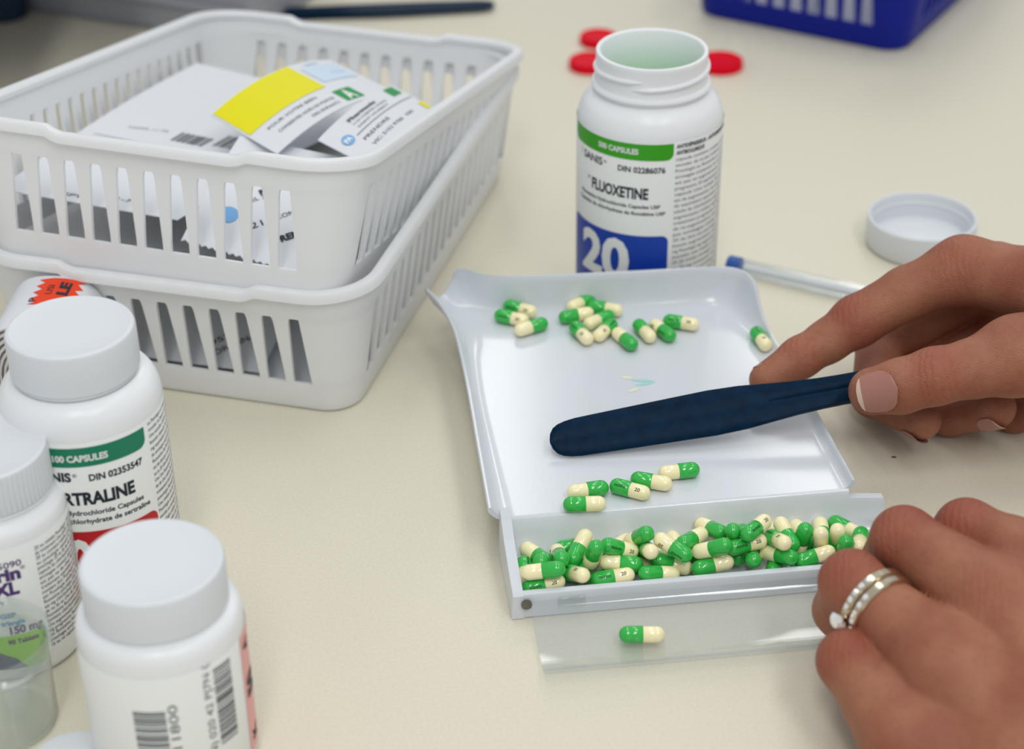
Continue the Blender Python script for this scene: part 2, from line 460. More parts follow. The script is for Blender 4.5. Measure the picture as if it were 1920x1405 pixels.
# ------------------------------------------------------------------ papers
class Sheet:
    """a curved sheet of paper given by four corners and a sag or arch along s"""
    def __init__(s, c00, c10, c11, c01, bulge=0.0, bend=0.0, M=None, thick=0.5):
        f = lambda p: np.array((M @ Vector(p)) if M is not None else p, float)
        s.c = [f(c00), f(c10), f(c11), f(c01)]; s.b = bulge; s.bend = bend; s.t = thick
        n = np.cross(s.c[1]-s.c[0], s.c[3]-s.c[0]); s.n = n/np.linalg.norm(n)
        if s.n[2] < 0: s.n = -s.n
        s.w = np.linalg.norm(s.c[1]-s.c[0]); s.h = np.linalg.norm(s.c[3]-s.c[0])
    def at(s, u, v, off=0.0):
        p = (1-u)*(1-v)*s.c[0]+u*(1-v)*s.c[1]+u*v*s.c[2]+(1-u)*v*s.c[3]
        return p+s.n*(off+4*s.b*u*(1-u)+4*s.bend*v*(1-v))
    def build(s, name, label, cat, root_label_parts=(), n=16, nv=6, torn=False, mt='paper', group=None):
        org = s.at(.5, .5)
        t = thing(name, label, cat, org, group=group)
        V = []; F = []
        for off in (0, -s.t):
            for i in range(n+1):
                for j in range(nv+1):
                    p = s.at(i/n, j/nv, off)
                    V.append(p-org)
        if torn:
            d = (s.c[3]-s.c[0])/np.linalg.norm(s.c[3]-s.c[0])
            for i in range(n+1):
                for q in (0, 1): V[q*(n+1)*(nv+1)+i*(nv+1)] = V[q*(n+1)*(nv+1)+i*(nv+1)]+d*(1.0 if i % 2 else -.2)
        k = (n+1)*(nv+1); id_ = lambda i, j: i*(nv+1)+j
        for i in range(n):
            for j in range(nv):
                F.append((id_(i, j), id_(i+1, j), id_(i+1, j+1), id_(i, j+1)))
                F.append((k+id_(i, j), k+id_(i, j+1), k+id_(i+1, j+1), k+id_(i+1, j)))
        for i in range(n):
            for j, fl in ((0, 1), (nv, 0)):
                a, b = id_(i, j), id_(i+1, j); F.append((a, k+a, k+b, b) if fl else (b, k+b, k+a, a))
        for j in range(nv):
            for i, fl in ((0, 0), (n, 1)):
                a, b = id_(i, j), id_(i, j+1); F.append((a, k+a, k+b, b) if fl else (b, k+b, k+a, a))
        obj('sheet', V, F, mt, t, fix=True)
        s.root = t; s.org = org
        return t
    def ink(s, VF, mt, name='printed_text', off=.25):
        V, F = dice(VF, s.w/20, s.h/14)
        Q = [s.at(x/s.w, y/s.h, off)-s.org for x, y in V]
        return obj(name, Q, F, mt, s.root, smooth=False)

# contents of the upper basket
carton_c = (M := UPP) @ Vector((-10, 5, TH+.2))
V, F = rbox(-48, 40, -44, 60, 0, 24, 1)
ct = obj('carton', [(UPP.to_3x3() @ Vector(v)) for v in V], F, 'carton', None, carton_c)
tag(ct, 'flat grey carton lying under the papers in the upper white basket', 'box')
D = Sheet((-72, -112, 27), (6, -112, 25), (36, 60, 36), (-72, 80, 42), bend=3, M=UPP)
D.build('paper_sheet', 'large plain white sheet lying flat in the upper basket under the labels', 'paper', nv=10)
D.ink(join(bars(34, 48, 80, 92, True, 3), bars(50, 66, 84, 100, True, 5)), 'ink_soft', 'barcode')
D.ink(join(text('TOPPS 11-70', 14, 84, 16, 2.0, rot=.3), rect(6, 80, 70, 70.4), text('SPV', 26, 4, 8, 3), text('11-70', 44, 8, 12, 3)), 'ink_soft')
A = Sheet(P(520, 288, 88), P(748, 176, 84), P(618, 112, 84), P(395, 215, 90), bulge=6.5)
A.build('label_sheet', 'curled white label sheet with a large bright yellow block in the upper basket', 'label')
w_, h_ = A.w, A.h
A.ink(rect(.01*w_, .62*w_, .42*h_, .985*h_), 'label_yellow', 'yellow_block')
A.ink(rect(.66*w_, .95*w_, .5*h_, .86*h_), 'pale_blue', 'blue_panel')
A.ink(join(poly([(.60*w_, .06*h_), (.74*w_, .06*h_), (.74*w_, .3*h_), (.60*w_, .3*h_)])), 'sign_green', 'green_logo')
A.ink(text('A', .63*w_, .08*h_, .07*w_, .18*h_, bold=.4), 'ink_white', 'logo_letter', .35)
A.ink(join(text('POUR VOTRE BIEN', .10*w_, .30*h_, .38*w_, 2.0), text('CONSERVER HORS DE PORTEE', .12*w_, .18*h_, .44*w_, 2.0), text('DES ENFANTS', .33*w_, .08*h_, .22*w_, 2.0)), 'ink_soft')
A.ink(join(text('LISEZ', .72*w_, .9*h_, .12*w_, 1.8), text('ATTENTION', .80*w_, .64*h_, .12*w_, 1.6)), 'ink_blue')
B = Sheet(P(692, 312, 95), P(816, 204, 84), P(735, 160, 84), P(596, 262, 93), bulge=3)
B.build('label_sheet', 'white pharmacy label with a pale blue round logo beside the yellow one', 'label')
w_, h_ = B.w, B.h
B.ink(disc(.12*w_, .58*h_, 4.6, 4.2), 'ink_blue', 'round_logo')
B.ink(text('PA', .12*w_-3, .58*h_-1.6, 6, 3.2, bold=.25), 'ink_white', 'logo_letter', .35)
B.ink(join(text('Pharmacie', .28*w_, .80*h_, .36*w_, 2.6, bold=.2), text('1122 CHEMIN NORD', .28*w_, .70*h_, .45*w_, 1.6), text('SAINT-HUBERT', .28*w_, .60*h_, .42*w_, 1.6), rect(.2*w_, .98*w_, .515*h_, .53*h_)), 'ink_soft')
B.ink(join(text('PRENDRE', .2*w_, .34*h_, .34*w_, 2.6), text('VIC: 5152 9700', .2*w_, .16*h_, .42*w_, 2.6), text('100', .68*w_, .17*h_, .1*w_, 2.6)), 'ink_soft')
B.ink(rect(.84*w_, .96*w_, .70*h_, .96*h_), 'sign_green', 'green_logo')
B.ink(rect(.93*w_, .99*w_, .08*h_, .3*h_), 'label_yellow', 'yellow_mark')
Cc = Sheet((8, -113, 17), (66, -113, 9), (68, -50, 40), (8, -55, 46), bend=2, M=UPP)
Cc.build('label_sheet', 'white label with a torn lower edge seen through the front slots of the upper basket', 'label', n=40, torn=True)
w_, h_ = Cc.w, Cc.h
Cc.ink(disc(.22*w_, .28*h_, 4.2), 'ink_blue', 'round_logo')
Cc.ink(join(text('PRENEZ', .62*w_, .16*h_, 16, 3.0, rot=.75, bold=.2), text('21', .42*w_, .22*h_, 5, 3.0, rot=.75), text('JOUR', .86*w_, .12*h_, 8, 2.6, rot=.75), text('COMPRIMES', .55*w_, .34*h_, 18, 2.2, rot=.75),
            text('Pharmacie N', .36*w_, .5*h_, 20, 2.6, rot=.75, bold=.2), text('TEL 247', .3*w_, .40*h_, 12, 2.0, rot=.75)), 'ink')
G = Sheet((67.5, -104, 10), (70.5, 20, 10), (73.5, 20, 41), (71.5, -104, 42), M=UPP, thick=.4)
G.build('label_sheet', 'white label with yellow band standing along the right wall inside the upper basket', 'label')
w_, h_ = G.w, G.h
G.n = -G.n if G.n[0] < 0 else G.n
G.ink(rect(2, 46, .70*h_, .86*h_), 'label_yellow', 'yellow_band', .3)
G.ink(join(*[text('PRENDRE AVEC EAU 32', 4+(i % 3)*14, .62*h_-i*4.2, 38, 2.4) for i in range(5)], *[rect(52+i*11, 60+i*11, .1*h_, .42*h_) for i in range(5)]), 'ink', 'printed_text', .3)
# contents of the lower basket
E1 = Sheet((-66, -112, 11), (34, -112, 11), (34, -18, 31), (-66, -14, 31), bend=1.5, M=LOW)
E1.build('label_sheet', 'white label sheet with blue logo seen through the lower basket slots', 'label', n=24)
w_, h_ = E1.w, E1.h
E1.ink(disc(.52*w_, .5*h_, 5.0, 6), 'label_blue', 'round_logo')
E1.ink(join(text('02-247', .14*w_, .06*h_, 18, 3.0, rot=.8), text('32-717', .12*w_, .12*h_, 18, 3.0, rot=.8), text('ORIGINAL', .78*w_, .06*h_, 22, 3.2, rot=.8), text('19525', .73*w_, .10*h_, 14, 3.0, rot=.8), text('REN', .28*w_, .55*h_, 14, 3, rot=.8), text('NOM', .2*w_, .5*h_, 12, 3, rot=.8)), 'ink')
E2 = Sheet((22, -110, 8), (70, -110, 4), (70, -22, 22), (24, -16, 29), bend=-2, M=LOW)
E2.build('paper_sheet', 'folded grey white sheet in the right corner of the lower basket', 'paper')
E2.ink(join(text('UN 24', 14, 60, 22, 4.5, bold=.3)), 'ink')
# papers in the blue basket
for i, (x0, lab) in enumerate(((-40, 'white paper packet standing left in the dark blue basket'), (4, 'white paper packet standing right in the dark blue basket'))):
    S_ = Sheet((x0+2, -84, 4), (x0+44, -84, 4), (x0+44, -70, 56), (x0+2, -70, 56), M=BLU, thick=6)
    S_.build('paper_packet', lab, 'paper', n=4, nv=4)

# ------------------------------------------------------------------ bottles
def bottle_body(prof, n=96): return lathe(prof, n)
def facing(x, y): return math.atan2(CAM[1]-y, CAM[0]-x)
def cap_mesh(R, z0, z1, ribs=0, depth=.35):
    n = ribs*4 if ribs else 96
    prof = [(R-3.0, z0+.0), (R-.6, z0), (R, z0+.6), (R, z0+(z1-z0)*.25), (R, z1-1.6), (R-.5, z1-.5), (R-1.6, z1), (R-2.6, z1-.3), (R*.5, z1-.45), (0.01, z1-.5)]
    V, F = lathe(prof, n)
    if ribs:
        k = len(prof); V = [list(v) for v in V]
        for i in range(n):
            for q in (2, 3, 4):
                s = 1-depth/R*(1 if i % 4 in (0, 1) else 0); V[i*k+q][0] *= s; V[i*k+q][1] *= s
    return V, F
def side_lines(txt, n, seed):
    rnd = random.Random(seed); words = txt.split(); out = []
    for i in range(n):
        ln = ''
        while len(ln) < 30: ln += words[rnd.randrange(len(words))]+' '
        out.append(ln.strip()[:34])
    return out
FR = 'Une capsule contient du chlorhydrate de fluoxetine equivalent Posologie chez adulte initiale est de 20 mg augmentation progressive envisagee au besoin traitement posologie ne doit pas exceder'

# open bottle behind the tray
bx, by, BR = 60.0, 66.0, 31.0
t = thing('pill_bottle', 'tall open white pill bottle with green and blue label behind the tray', 'bottle', (bx, by, 0))
base = facing(bx, by)
prof = [(0.01, .8), (22, .8), (26, 0), (29, .5), (30.6, 2.5), (BR, 5), (BR, 88)] + [(p[0], p[1]) for p in spline([(BR, 88), (30.4, 92), (28.6, 96.3), (25.8, 99.4), (24.1, 100.6)], 4)[1:]] + \
       [(23.6, 101.3), (24.0, 101.9), (25.0, 102.6), (25.3, 103.6), (24.8, 104.6), (23.7, 105.0), (23.4, 106), (23.4, 116), (23.5, 117.3), (23.2, 117.9), (22.6, 118.1), (21.9, 117.9), (21.4, 117.2),
        (21.3, 100), (22, 98), (27, 94.5), (28.8, 88), (28.8, 10), (20, 5), (0.01, 5)]
V, F = bottle_body(prof)
obj('body', V, F, 'white_plastic', t, fix=True)
def thread(a0, a1, z0, z1, r=23.4):
    path = []; rad = []
    n = 60
    for i in range(n+1):
        s = i/n; a = a0+(a1-a0)*s
        path.append((r*math.cos(a), r*math.sin(a), z0+(z1-z0)*s)); rad.append(1.15*min(1, 12*s+.15, 12*(1-s)+.15))
    return tube(path, rad, 8)
V, F = thread(base-math.radians(20), base+math.radians(195), 108.6, 113.5); obj('screw_thread', V, F, 'white_plastic', t)
V, F = thread(base-math.radians(205), base-math.radians(8), 107.8, 112.2); obj('screw_thread', V, F, 'white_plastic', t)
V, F = lathe([(BR+.08, 89), (BR+.18, 88.8), (BR+.18, 7), (BR+.08, 6.8)], 96, base-math.radians(160), base+math.radians(150))
lab = obj('label', V, F, 'label_paper', t)
deg = lambda d: math.radians(d)*BR
G_ = lambda VF, mt, nm, off=.3: obj(nm, *wrap(VF, BR, base, off), mt, lab, smooth=False)
G_(rect(deg(-77), deg(19), 81.2, 88.6, (3, 3, 0, 0)), 'label_green', 'green_band')
G_(text('500 CAPSULES', deg(-42), 84.0, deg(34), 2.3, bold=.12), 'ink_white', 'printed_text', .42)
G_(join(text('SANIS', deg(-60), 75.8, deg(22), 3.4, bold=.1), text('®', deg(-37), 77.3, deg(3), 1.2), text('DIN 02286076', deg(-24), 75.6, deg(37), 2.5, bold=.1),
        text('FLUOXETINE', deg(-49), 63.6, deg(49.5), 4.8, bold=.26), text('PR', deg(-54), 67, deg(3), 1.6), text('Fluoxetine Hydrochloride Capsules USP', deg(-63), 59.2, deg(73), 1.6, bold=.05), text('Capsules de chlorhydrate de fluoxétine USP', deg(-65), 56.0, deg(79), 1.6, bold=.05)), 'ink', 'printed_text')
G_(poly([(deg(-64.5), 76.5), (deg(-63.5), 76.2), (deg(-62.8), 79.5), (deg(-64), 79.8)]), 'label_lime', 'logo_leaf')
G_(rect(deg(-77), deg(17), 8, 46.2, (2, 2, 3, 3)), 'label_blue', 'blue_block')
G_(text('20', deg(-60), 24.5, deg(47), 18.5, bold=1.0), 'ink_white', 'printed_text', .45)
G_(join(text('ANTIDÉPRESSEUR - ANTIOBSESSIONNEL', deg(21), 86.2, deg(62), 1.7, bold=.12), text('ANTIBOULIMIQUE', deg(21), 83.4, deg(26), 1.7, bold=.12),
        smallprint(side_lines(FR, 27, 2), deg(21), 80.6, deg(62), 1.5, 2.7)), 'ink_soft', 'printed_text')
V, F = lathe([(0.01, 96.5), (12, 96.2), (24, 95)], 48); obj('capsule_fill_bounce', V, F, 'capsule_green', t)['label'] = 'green capsule fill, raised to stand in for green light bounced up the inside'  # capsule level raised so its green stands in for bounced light on the inner wall

# capped bottle with teal and red label
sx, sy, SR = -145.2, -134.5, 27.2
t = thing('pill_bottle', 'white screw-capped bottle with teal band and red block, beside the baskets', 'bottle', (sx, sy, 0))
base = facing(sx, sy)
prof = [(0.01, .6), (20, .6), (23, 0), (25.6, .5), (26.8, 2.5), (SR, 5), (SR, 78)] + [tuple(p) for p in spline([(SR, 78), (26.4, 82), (24.4, 85.6), (21.4, 87.6), (18.5, 88.3)], 4)[1:]] + [(18.3, 100), (0.01, 100)]
V, F = bottle_body(prof); obj('body', V, F, 'white_plastic', t, fix=True)
V, F = cap_mesh(21.3, 89.6, 105.2); obj('screw_cap', V, F, 'cap_plastic', t, fix=True)
V, F = lathe([(20.6, 88.4), (20.9, 89.0), (20.6, 89.6)], 64); obj('seal_ring', V, F, 'cap_plastic', t)
V, F = lathe([(SR+.08, 76.5), (SR+.18, 76.3), (SR+.18, 7), (SR+.08, 6.8)], 96, base-math.radians(160), base+math.radians(150))
lab = obj('label', V, F, 'label_paper', t)
deg = lambda d: math.radians(d)*SR
G_ = lambda VF, mt, nm, off=.3: obj(nm, *wrap(VF, SR, base, off), mt, lab, smooth=False)
G_(rect(deg(-50), deg(42), 67.4, 74.8, (3, 3, 0, 0)), 'label_teal', 'teal_band')
G_(text('100 CAPSULES', deg(-26), 69.6, deg(38), 2.4, bold=.14), 'ink_white', 'printed_text', .42)
G_(join(text('SANIS', deg(-40), 61.8, deg(25), 3.4, bold=.2), text('®', deg(-14), 63.4, deg(3), 1.3), text('DIN 02353547', deg(-3), 61.6, deg(40), 2.5, bold=.12), text('SERTRALINE', deg(-34), 52.4, deg(62), 4.7, bold=.3),
        text('Sertraline Hydrochloride Capsules', deg(-47), 48.0, deg(81), 1.9, bold=.06), text('Capsules de chlorhydrate de sertraline', deg(-50), 44.6, deg(89), 1.9, bold=.06)), 'ink', 'printed_text')
G_(rect(deg(-50), deg(44.5), 8, 41.2, (2, 2, 3, 3)), 'label_red', 'red_block')
G_(text('50', deg(-42), 23, deg(34), 14.5, bold=.9), 'ink_white', 'printed_text', .45)
G_(smallprint(side_lines(FR, 26, 5), deg(46.5), 74.0, deg(44), 1.45, 2.55), 'ink', 'printed_text')

# ribbed-cap bottle at the left edge
wx, wy, WR = -171.0, -166.5, 23.8
t = thing('pill_bottle', 'white bottle with ribbed cap and purple lettering at the left edge', 'bottle', (wx, wy, 0))
base = facing(wx, wy)
prof = [(0.01, .6), (18, .6), (20, 0), (22.3, .5), (23.4, 2.2), (WR, 4.5), (WR, 56)] + [tuple(p) for p in spline([(WR, 56), (23.2, 58.5), (21.8, 60.5), (20.8, 61.8), (20.4, 63)], 4)[1:]] + [(19, 63.5), (18, 75), (0.01, 75)]
V, F = bottle_body(prof); obj('body', V, F, 'white_plastic', t, fix=True)
V, F = cap_mesh(20.9, 64.4, 79.5, ribs=72); obj('screw_cap', V, F, 'cap_plastic', t, fix=True, angle=25)
V, F = lathe([(20.2, 62.8), (20.8, 63.5), (20.2, 64.4)], 64); obj('seal_ring', V, F, 'cap_plastic', t)
V, F = lathe([(WR+.08, 54.5), (WR+.18, 54.3), (WR+.18, 3.5), (WR+.08, 3.3)], 96, base-math.radians(160), base+math.radians(150))
lab = obj('label', V, F, 'label_paper', t)
deg = lambda d: math.radians(d)*WR
G_ = lambda VF, mt, nm, off=.3: obj(nm, *wrap(VF, WR, base, off), mt, lab, smooth=False)
G_(join(text('02275090', deg(-24), 47.2, deg(37), 2.4, bold=.05), text('Wellbutrin', deg(-64), 42.4, deg(75), 4.6, bold=.4), text('®', deg(11.5), 45.4, deg(4), 1.4), text('XL', deg(-12), 36.6, deg(20), 4.8, bold=.5), text('150 mg', deg(-5), 20.6, deg(26), 3.0, bold=.3)), 'ink_purple', 'printed_text')
G_(join(text('Pr', deg(-10), 32.8, deg(5), 2.0)), 'ink', 'printed_text')
G_(join(text('bupropion GSP', deg(-42), 27.4, deg(44), 1.9, bold=.1), text('dose unique triangle', deg(-42), 24.4, deg(50), 1.9, bold=.1)), 'ink_cyan', 'printed_text')
G_(rect(deg(-60), deg(22), 6.0, 20.0), 'label_lime', 'lime_block')
G_(poly([(deg(-60), 6.2), (deg(4), 6.2), (deg(-4), 10.5), (deg(-16), 13.5), (deg(-60), 14.5)]), 'label_slate', 'slate_block', .4)
G_(text('90 Tablets', deg(-8), 16.6, deg(24), 1.8, bold=.15), 'ink', 'printed_text', .45)
G_(smallprint(side_lines(FR, 21, 9), deg(25), 50.4, deg(56), 1.5, 2.0), 'ink', 'printed_text')

# front bottle with barcodes and a pink strip
fx, fy, FRD = -107.4, -224.1, 25.2
t = thing('pill_bottle', 'white bottle with smooth cap, barcodes and pink side strip, nearest the camera', 'bottle', (fx, fy, 0))
base = facing(fx, fy)
prof = [(0.01, .6), (19, .6), (22, 0), (24, .5), (24.9, 2.2), (FRD, 4.5), (FRD, 54)] + [tuple(p) for p in spline([(FRD, 54), (24.9, 57), (24.0, 59.2), (22.6, 60.4), (21.2, 60.8)], 4)[1:]] + [(20.5, 61.5), (19.5, 70), (0.01, 70)]
V, F = bottle_body(prof); obj('body', V, F, 'white_plastic', t, fix=True)
V, F = cap_mesh(21.6, 62.0, 77.0); obj('screw_cap', V, F, 'cap_plastic', t, fix=True)
V, F = lathe([(FRD+.08, 52.5), (FRD+.18, 52.3), (FRD+.18, 4), (FRD+.08, 3.8)], 96, base-math.radians(165), base+math.radians(165))
lab = obj('label', V, F, 'label_paper', t)
deg = lambda d: math.radians(d)*FRD
G_ = lambda VF, mt, nm, off=.3: obj(nm, *wrap(VF, FRD, base, off), mt, lab, smooth=False)
G_(bars(deg(31), deg(47), 20, 50, False, 4), 'ink', 'barcode')
G_(bars(deg(-27), deg(-5), 8, 40, False, 8), 'ink_soft', 'barcode')
G_(join(text('(N) 020 42 PJ7N (', deg(28), 16, 37, 2.4, rot=math.pi/2), text('887011800', deg(3), 8, 34, 2.8, rot=math.pi/2)), 'ink_soft', 'printed_text')
G_(rect(deg(61), deg(110), 5, 52), 'label_pink', 'pink_strip')
G_(join(text('A', deg(75), 44, 5, 4, rot=math.pi/2, bold=.4), text('50', deg(82), 26, 9, 7, rot=math.pi/2, bold=.6), text('K', deg(76), 9, 5, 4, rot=math.pi/2, bold=.4)), 'ink', 'printed_text', .42)

# loose screw cap lying upside down
cc = P(1730, 404, 15); cc[2] = 0
V, F = lathe([(0.01, 0), (22, 0), (24.4, .6), (25.2, 1.6), (25.4, 13.5), (25.2, 14.6), (24.6, 15), (23.9, 14.8), (23.5, 14), (23.3, 10.5), (22.6, 9.8), (23.2, 9), (22.8, 3), (21, 2.0), (0.01, 1.8)], 96)
o = obj('bottle_cap', V, F, 'cap_plastic', None, cc, fix=True)
tag(o, 'loose white screw cap lying upside down on the worktop', 'cap')

# clear vial and its lid at the lower left
vx, vy = -160.0, -197.0
t = thing('vial', 'clear plastic vial standing before the purple-lettered bottle', 'vial', (vx-6, vy-12, 0))
V, F = lathe([(0.01, 1.2), (15, 1.2), (16.6, 2.6), (17.2, 30), (17.6, 35), (18.6, 36.2), (19.6, 36.2), (19.6, 33), (18.4, 32.5), (17.9, 29), (17.4, 2), (16, 0), (0.01, 0)], 64)
obj('body', V, F, 'frosted_plastic', t, fix=True)
V, F = lathe([(19.0, 28), (19.6, 28.4), (19.6, 29.2), (18.0, 29.6), (18.0, 28)], 64); obj('thread_ring', V, F, 'frosted_plastic', t, fix=True)
vc = P(150, 1398, 6)
V, F = lathe([(0.01, 8), (12, 8), (14, 7.4), (14.6, 6), (14.6, .6), (14, 0), (12.8, 0), (12.8, 6), (0.01, 6.5)], 64)
o = obj('bottle_cap', V, F, 'cap_plastic', None, (vc[0], vc[1]-9, 0), fix=True)
tag(o, 'small white round cap lying at the lower left edge', 'cap')

# roll of stickers behind the teal-label bottle
RX, RZ = 20.5, 28.0
t = thing('sticker_roll', 'squashed roll of white backing paper with orange stickers beside the lower basket', 'sticker roll', (-183, -31, 0), rotz=-.06)
lp = [(RX*math.copysign(abs(math.cos(a))**.7, math.cos(a)), RZ+RZ*math.copysign(abs(math.sin(a))**.7, math.sin(a))) for a in [2*math.pi*i/64 for i in range(64)]]
V, F = prism(lp, -20, 20, 'y'); obj('roll_body', V, F, 'paper', t, fix=True)
sp = []
for i in range(330):
    a = i*.2; k = 1-.85*(i/330)
    sp.append((RX*k*math.copysign(abs(math.cos(a))**.75, math.cos(a)), -20.3, RZ+RZ*k*math.copysign(abs(math.sin(a))**.75, math.sin(a))))
V, F = tube(sp, .45, 4); obj('spiral_edge', V, F, 'brown_roll', t)
zig = [(-9, -14), (-6, -12), (-9, -9.5), (-6, -7), (-9, -4.5), (-6, -2), (-9, .5), (-6, 3), (-9, 5.5), (-4, 7), (3, 7), (9, 7), (6.5, 4.5), (9, 2), (6.5, -.5), (9, -3), (6.5, -5.5), (9, -8), (6.5, -10.5), (9, -14)]
def onroll(VF, off):
    V, F = dice(VF, 1.0)
    out = []
    for x, y in V:
        cx = min(.999, abs(x+4)/RX); th = math.acos(cx**(1/.7)); out.append((x+4, y+11, RZ+RZ*math.sin(th)**.7+off))
    return out, F
V, F = onroll(poly(zig), .2); st = obj('orange_sticker', V, F, 'label_orange', t, smooth=False)
V, F = onroll(join(text('LE', 4.5, -6, 10, 4, rot=math.pi/2, bold=.35), text('USI', -1.5, -6, 7, 2.6, rot=math.pi/2), text('P', -6, -12, 3, 3, rot=math.pi/2)), .35); obj('printed_text', V, F, 'ink', st, smooth=False)

# ------------------------------------------------------------------ background things
def disc_cap(px, py, r, lab):
    V, F = lathe([(0.01, 4.2), (r-2.2, 4.2), (r-.8, 5), (r-.2, 4.6), (r, 3.6), (r, .6), (r-.6, 0), (r-2, 0), (r-2, 2.6), (0.01, 2.8)], 48)
    tag(obj('plastic_cap', V, F, 'red_plastic', None, P(px, py, 0), fix=True), lab, 'cap', 'red caps behind the bottle')
disc_cap(1122, 80, 11, 'small red round cap behind the open bottle, farthest back on its left')
disc_cap(1106, 126, 12, 'small red round cap behind the open bottle, nearer on its left')
disc_cap(1350, 126, 13, 'small red round cap showing on the right of the open bottle')

# spatula: flat blade with a rounded end that narrows into a ribbed grip; built along +x, blade tip at x=0
def spatula_parts(L=190, bw=15.5):
    xs = [0, .6, 2, 4, 7, 11, 20, 40, 62, 74, 84, 94, 104, 112, 130, 160, L-8, L-3, L]
    ws = [.6, 3.0, 5.0, 6.2, 7.0, 7.5, 7.8, 8.4, 9.0, 8.6, 7.6, 6.6, 6.0, 5.8, 5.8, 6.0, 5.6, 4.0, 1.0]
    ts = [.5, .7, .8, .9, 1.0, 1.0, 1.0, 1.1, 1.2, 1.5, 2.0, 2.4, 2.6, 2.7, 2.8, 2.8, 2.6, 2.0, .8]
    def strip(prof, i0, i1):
        V = []; F = []; kp = len(prof)
        for i in range(i0, i1):
            for a, b in prof: V.append((xs[i], a*ws[i]*bw/15.5, b*ts[i]))
        for i in range(i1-i0-1):
            for q in range(kp): F.append((i*kp+q, i*kp+(q+1) % kp, (i+1)*kp+(q+1) % kp, (i+1)*kp+q))
        F.append(tuple(range(kp-1, -1, -1))); F.append(tuple((i1-i0-1)*kp+q for q in range(kp)))
        return V, F
    pr_ = [(-1, -.35), (-.92, -.8), (-.5, -1), (0, -1), (.5, -1), (.92, -.8), (1, -.35), (1, .35), (.92, .8), (.5, 1), (.12, 1), (0, .8), (-.12, 1), (-.5, 1), (-.92, .8), (-1, .35)]
    return strip(pr_, 0, 11), strip(pr_, 10, len(xs))
def spatula(lab, M):
    t = thing('counting_spatula', lab, 'spatula')
    b, g = spatula_parts()
    obj('blade', *b, 'spatula_plastic', t, fix=True); obj('grip', *g, 'spatula_plastic', t, fix=True)
    place(t, M); return t
def frame(o, x, y):
    x = np.array(x, float); x /= np.linalg.norm(x); y = np.array(y, float); y -= x*(x@y); y /= np.linalg.norm(y); z = np.cross(x, y)
    M = Matrix.Identity(4)
    for i in range(3): M[i][0], M[i][1], M[i][2], M[i][3] = x[i], y[i], z[i], o[i]
    return M
pA, pB = P(928, 8, 3), P(515, 27, 3)
spatula('navy blue spatula lying flat on the worktop behind the white baskets', frame(pA, pB-pA, (0, -1, 0)))
tipc, endc = Wd(1031, 829, 699), Wd(1600, 727, 706)
lean = math.radians(52)
SPM = frame(tipc, endc-tipc, (0, math.sin(lean), math.cos(lean)))
spatula('navy blue counting spatula held in the right hand over the white tray', SPM)

# grey bin and navy tub in the upper left corner
g0, g1 = P(55, 20, 0), P(297, 58, 0)
yaw = math.atan2((g1-g0)[1], (g1-g0)[0])
t = thing('storage_bin', 'grey plastic storage bin behind the stacked white baskets', 'bin', g1, rotz=yaw)
Lb = 62
V, F = prism([(-190, 0), (-4, 0), (0, 4), (0, 130), (-194, 130), (-194, 4)], 0.5, 3); obj('bin_floor', V, F, 'grey_plastic', t, fix=True)
for nm, (x0, x1, y0, y1) in dict(front_wall=(-194, Lb, 0, 2.5), back_wall=(-194, Lb, 127.5, 130), left_wall=(-194, -191.5, 2.5, 127.5), right_wall=(Lb-2.5, Lb, 2.5, 127.5)).items():
    V, F = rbox(x0, x1, y0, y1, 1, 95, .8); obj(nm, V, F, 'grey_plastic', t)
V, F = rbox(-196, Lb+2, -3, 0, 18, 22, 1); obj('front_ledge', V, F, 'grey_plastic', t)
n0 = P(0, 46, 0)
V, F = lathe([(0.01, 0), (12.5, 0), (14, 1.5), (15, 45), (13.8, 45), (12.5, 3), (0.01, 3)], 48)
o = obj('tub', V, F, 'navy_plastic', None, (n0[0], n0[1]+14.5, 0), fix=True); tag(o, 'dark navy round tub at the top left corner', 'tub')

# unseen riser added to shade the back left of the worktop
t = thing('added_shade_riser', 'added unseen grey riser that shades the back left of the worktop', 'shade blocker', (-560, 560, 0))
V, F = rbox(-420, 345, -325, 300, 100, 116, 2); obj('board', V, F, 'grey_plastic', t)
for x_ in (-400, 325):
    V, F = rbox(x_-10, x_+10, 100, 290, 0, 100, 2); obj('leg', V, F, 'grey_plastic', t)

# pen with a clear barrel
pa, pb = P(1365, 494, 4.2), P(1600, 548, 4.2)
d = (pb-pa)/np.linalg.norm(pb-pa)
t = thing('pen', 'clear-barrelled pen with a blue end plug behind the tray', 'pen', (pa[0], pa[1], 0), rotz=math.atan2(d[1], d[0]))
V, F = lathe([(4.0, 6), (4.1, 7), (4.1, 118), (3.4, 126), (2.8, 126), (3.3, 117), (3.3, 6)], 6); V = [(z, x, y+4.1) for x, y, z in V]; obj('barrel', V, F, 'clear_plastic', t, fix=True, angle=30)
V, F = lathe([(0.01, 0), (3.6, 0), (4.1, .5), (4.1, 6.2), (3.0, 6.4), (0.01, 9)], 24); V = [(z, x, y+4.1) for x, y, z in V]; obj('end_plug', V, F, 'pen_blue', t, fix=True)
V, F = lathe([(0.01, 6.5), (1.5, 6.5), (1.5, 124), (.5, 132), (0.01, 132)], 12); V = [(z, x, y+4.1) for x, y, z in V]; obj('refill', V, F, 'white_plastic', t, fix=True)

# crumb
s0 = P(1676, 857, .3)
V, F = rbox(-.9, .9, -.35, .35, 0, .5, .2, 1); tag(obj('crumb', V, F, 'speck', None, (s0[0], s0[1], 0)), 'tiny dark crumb on the worktop right of the tray', 'crumb')

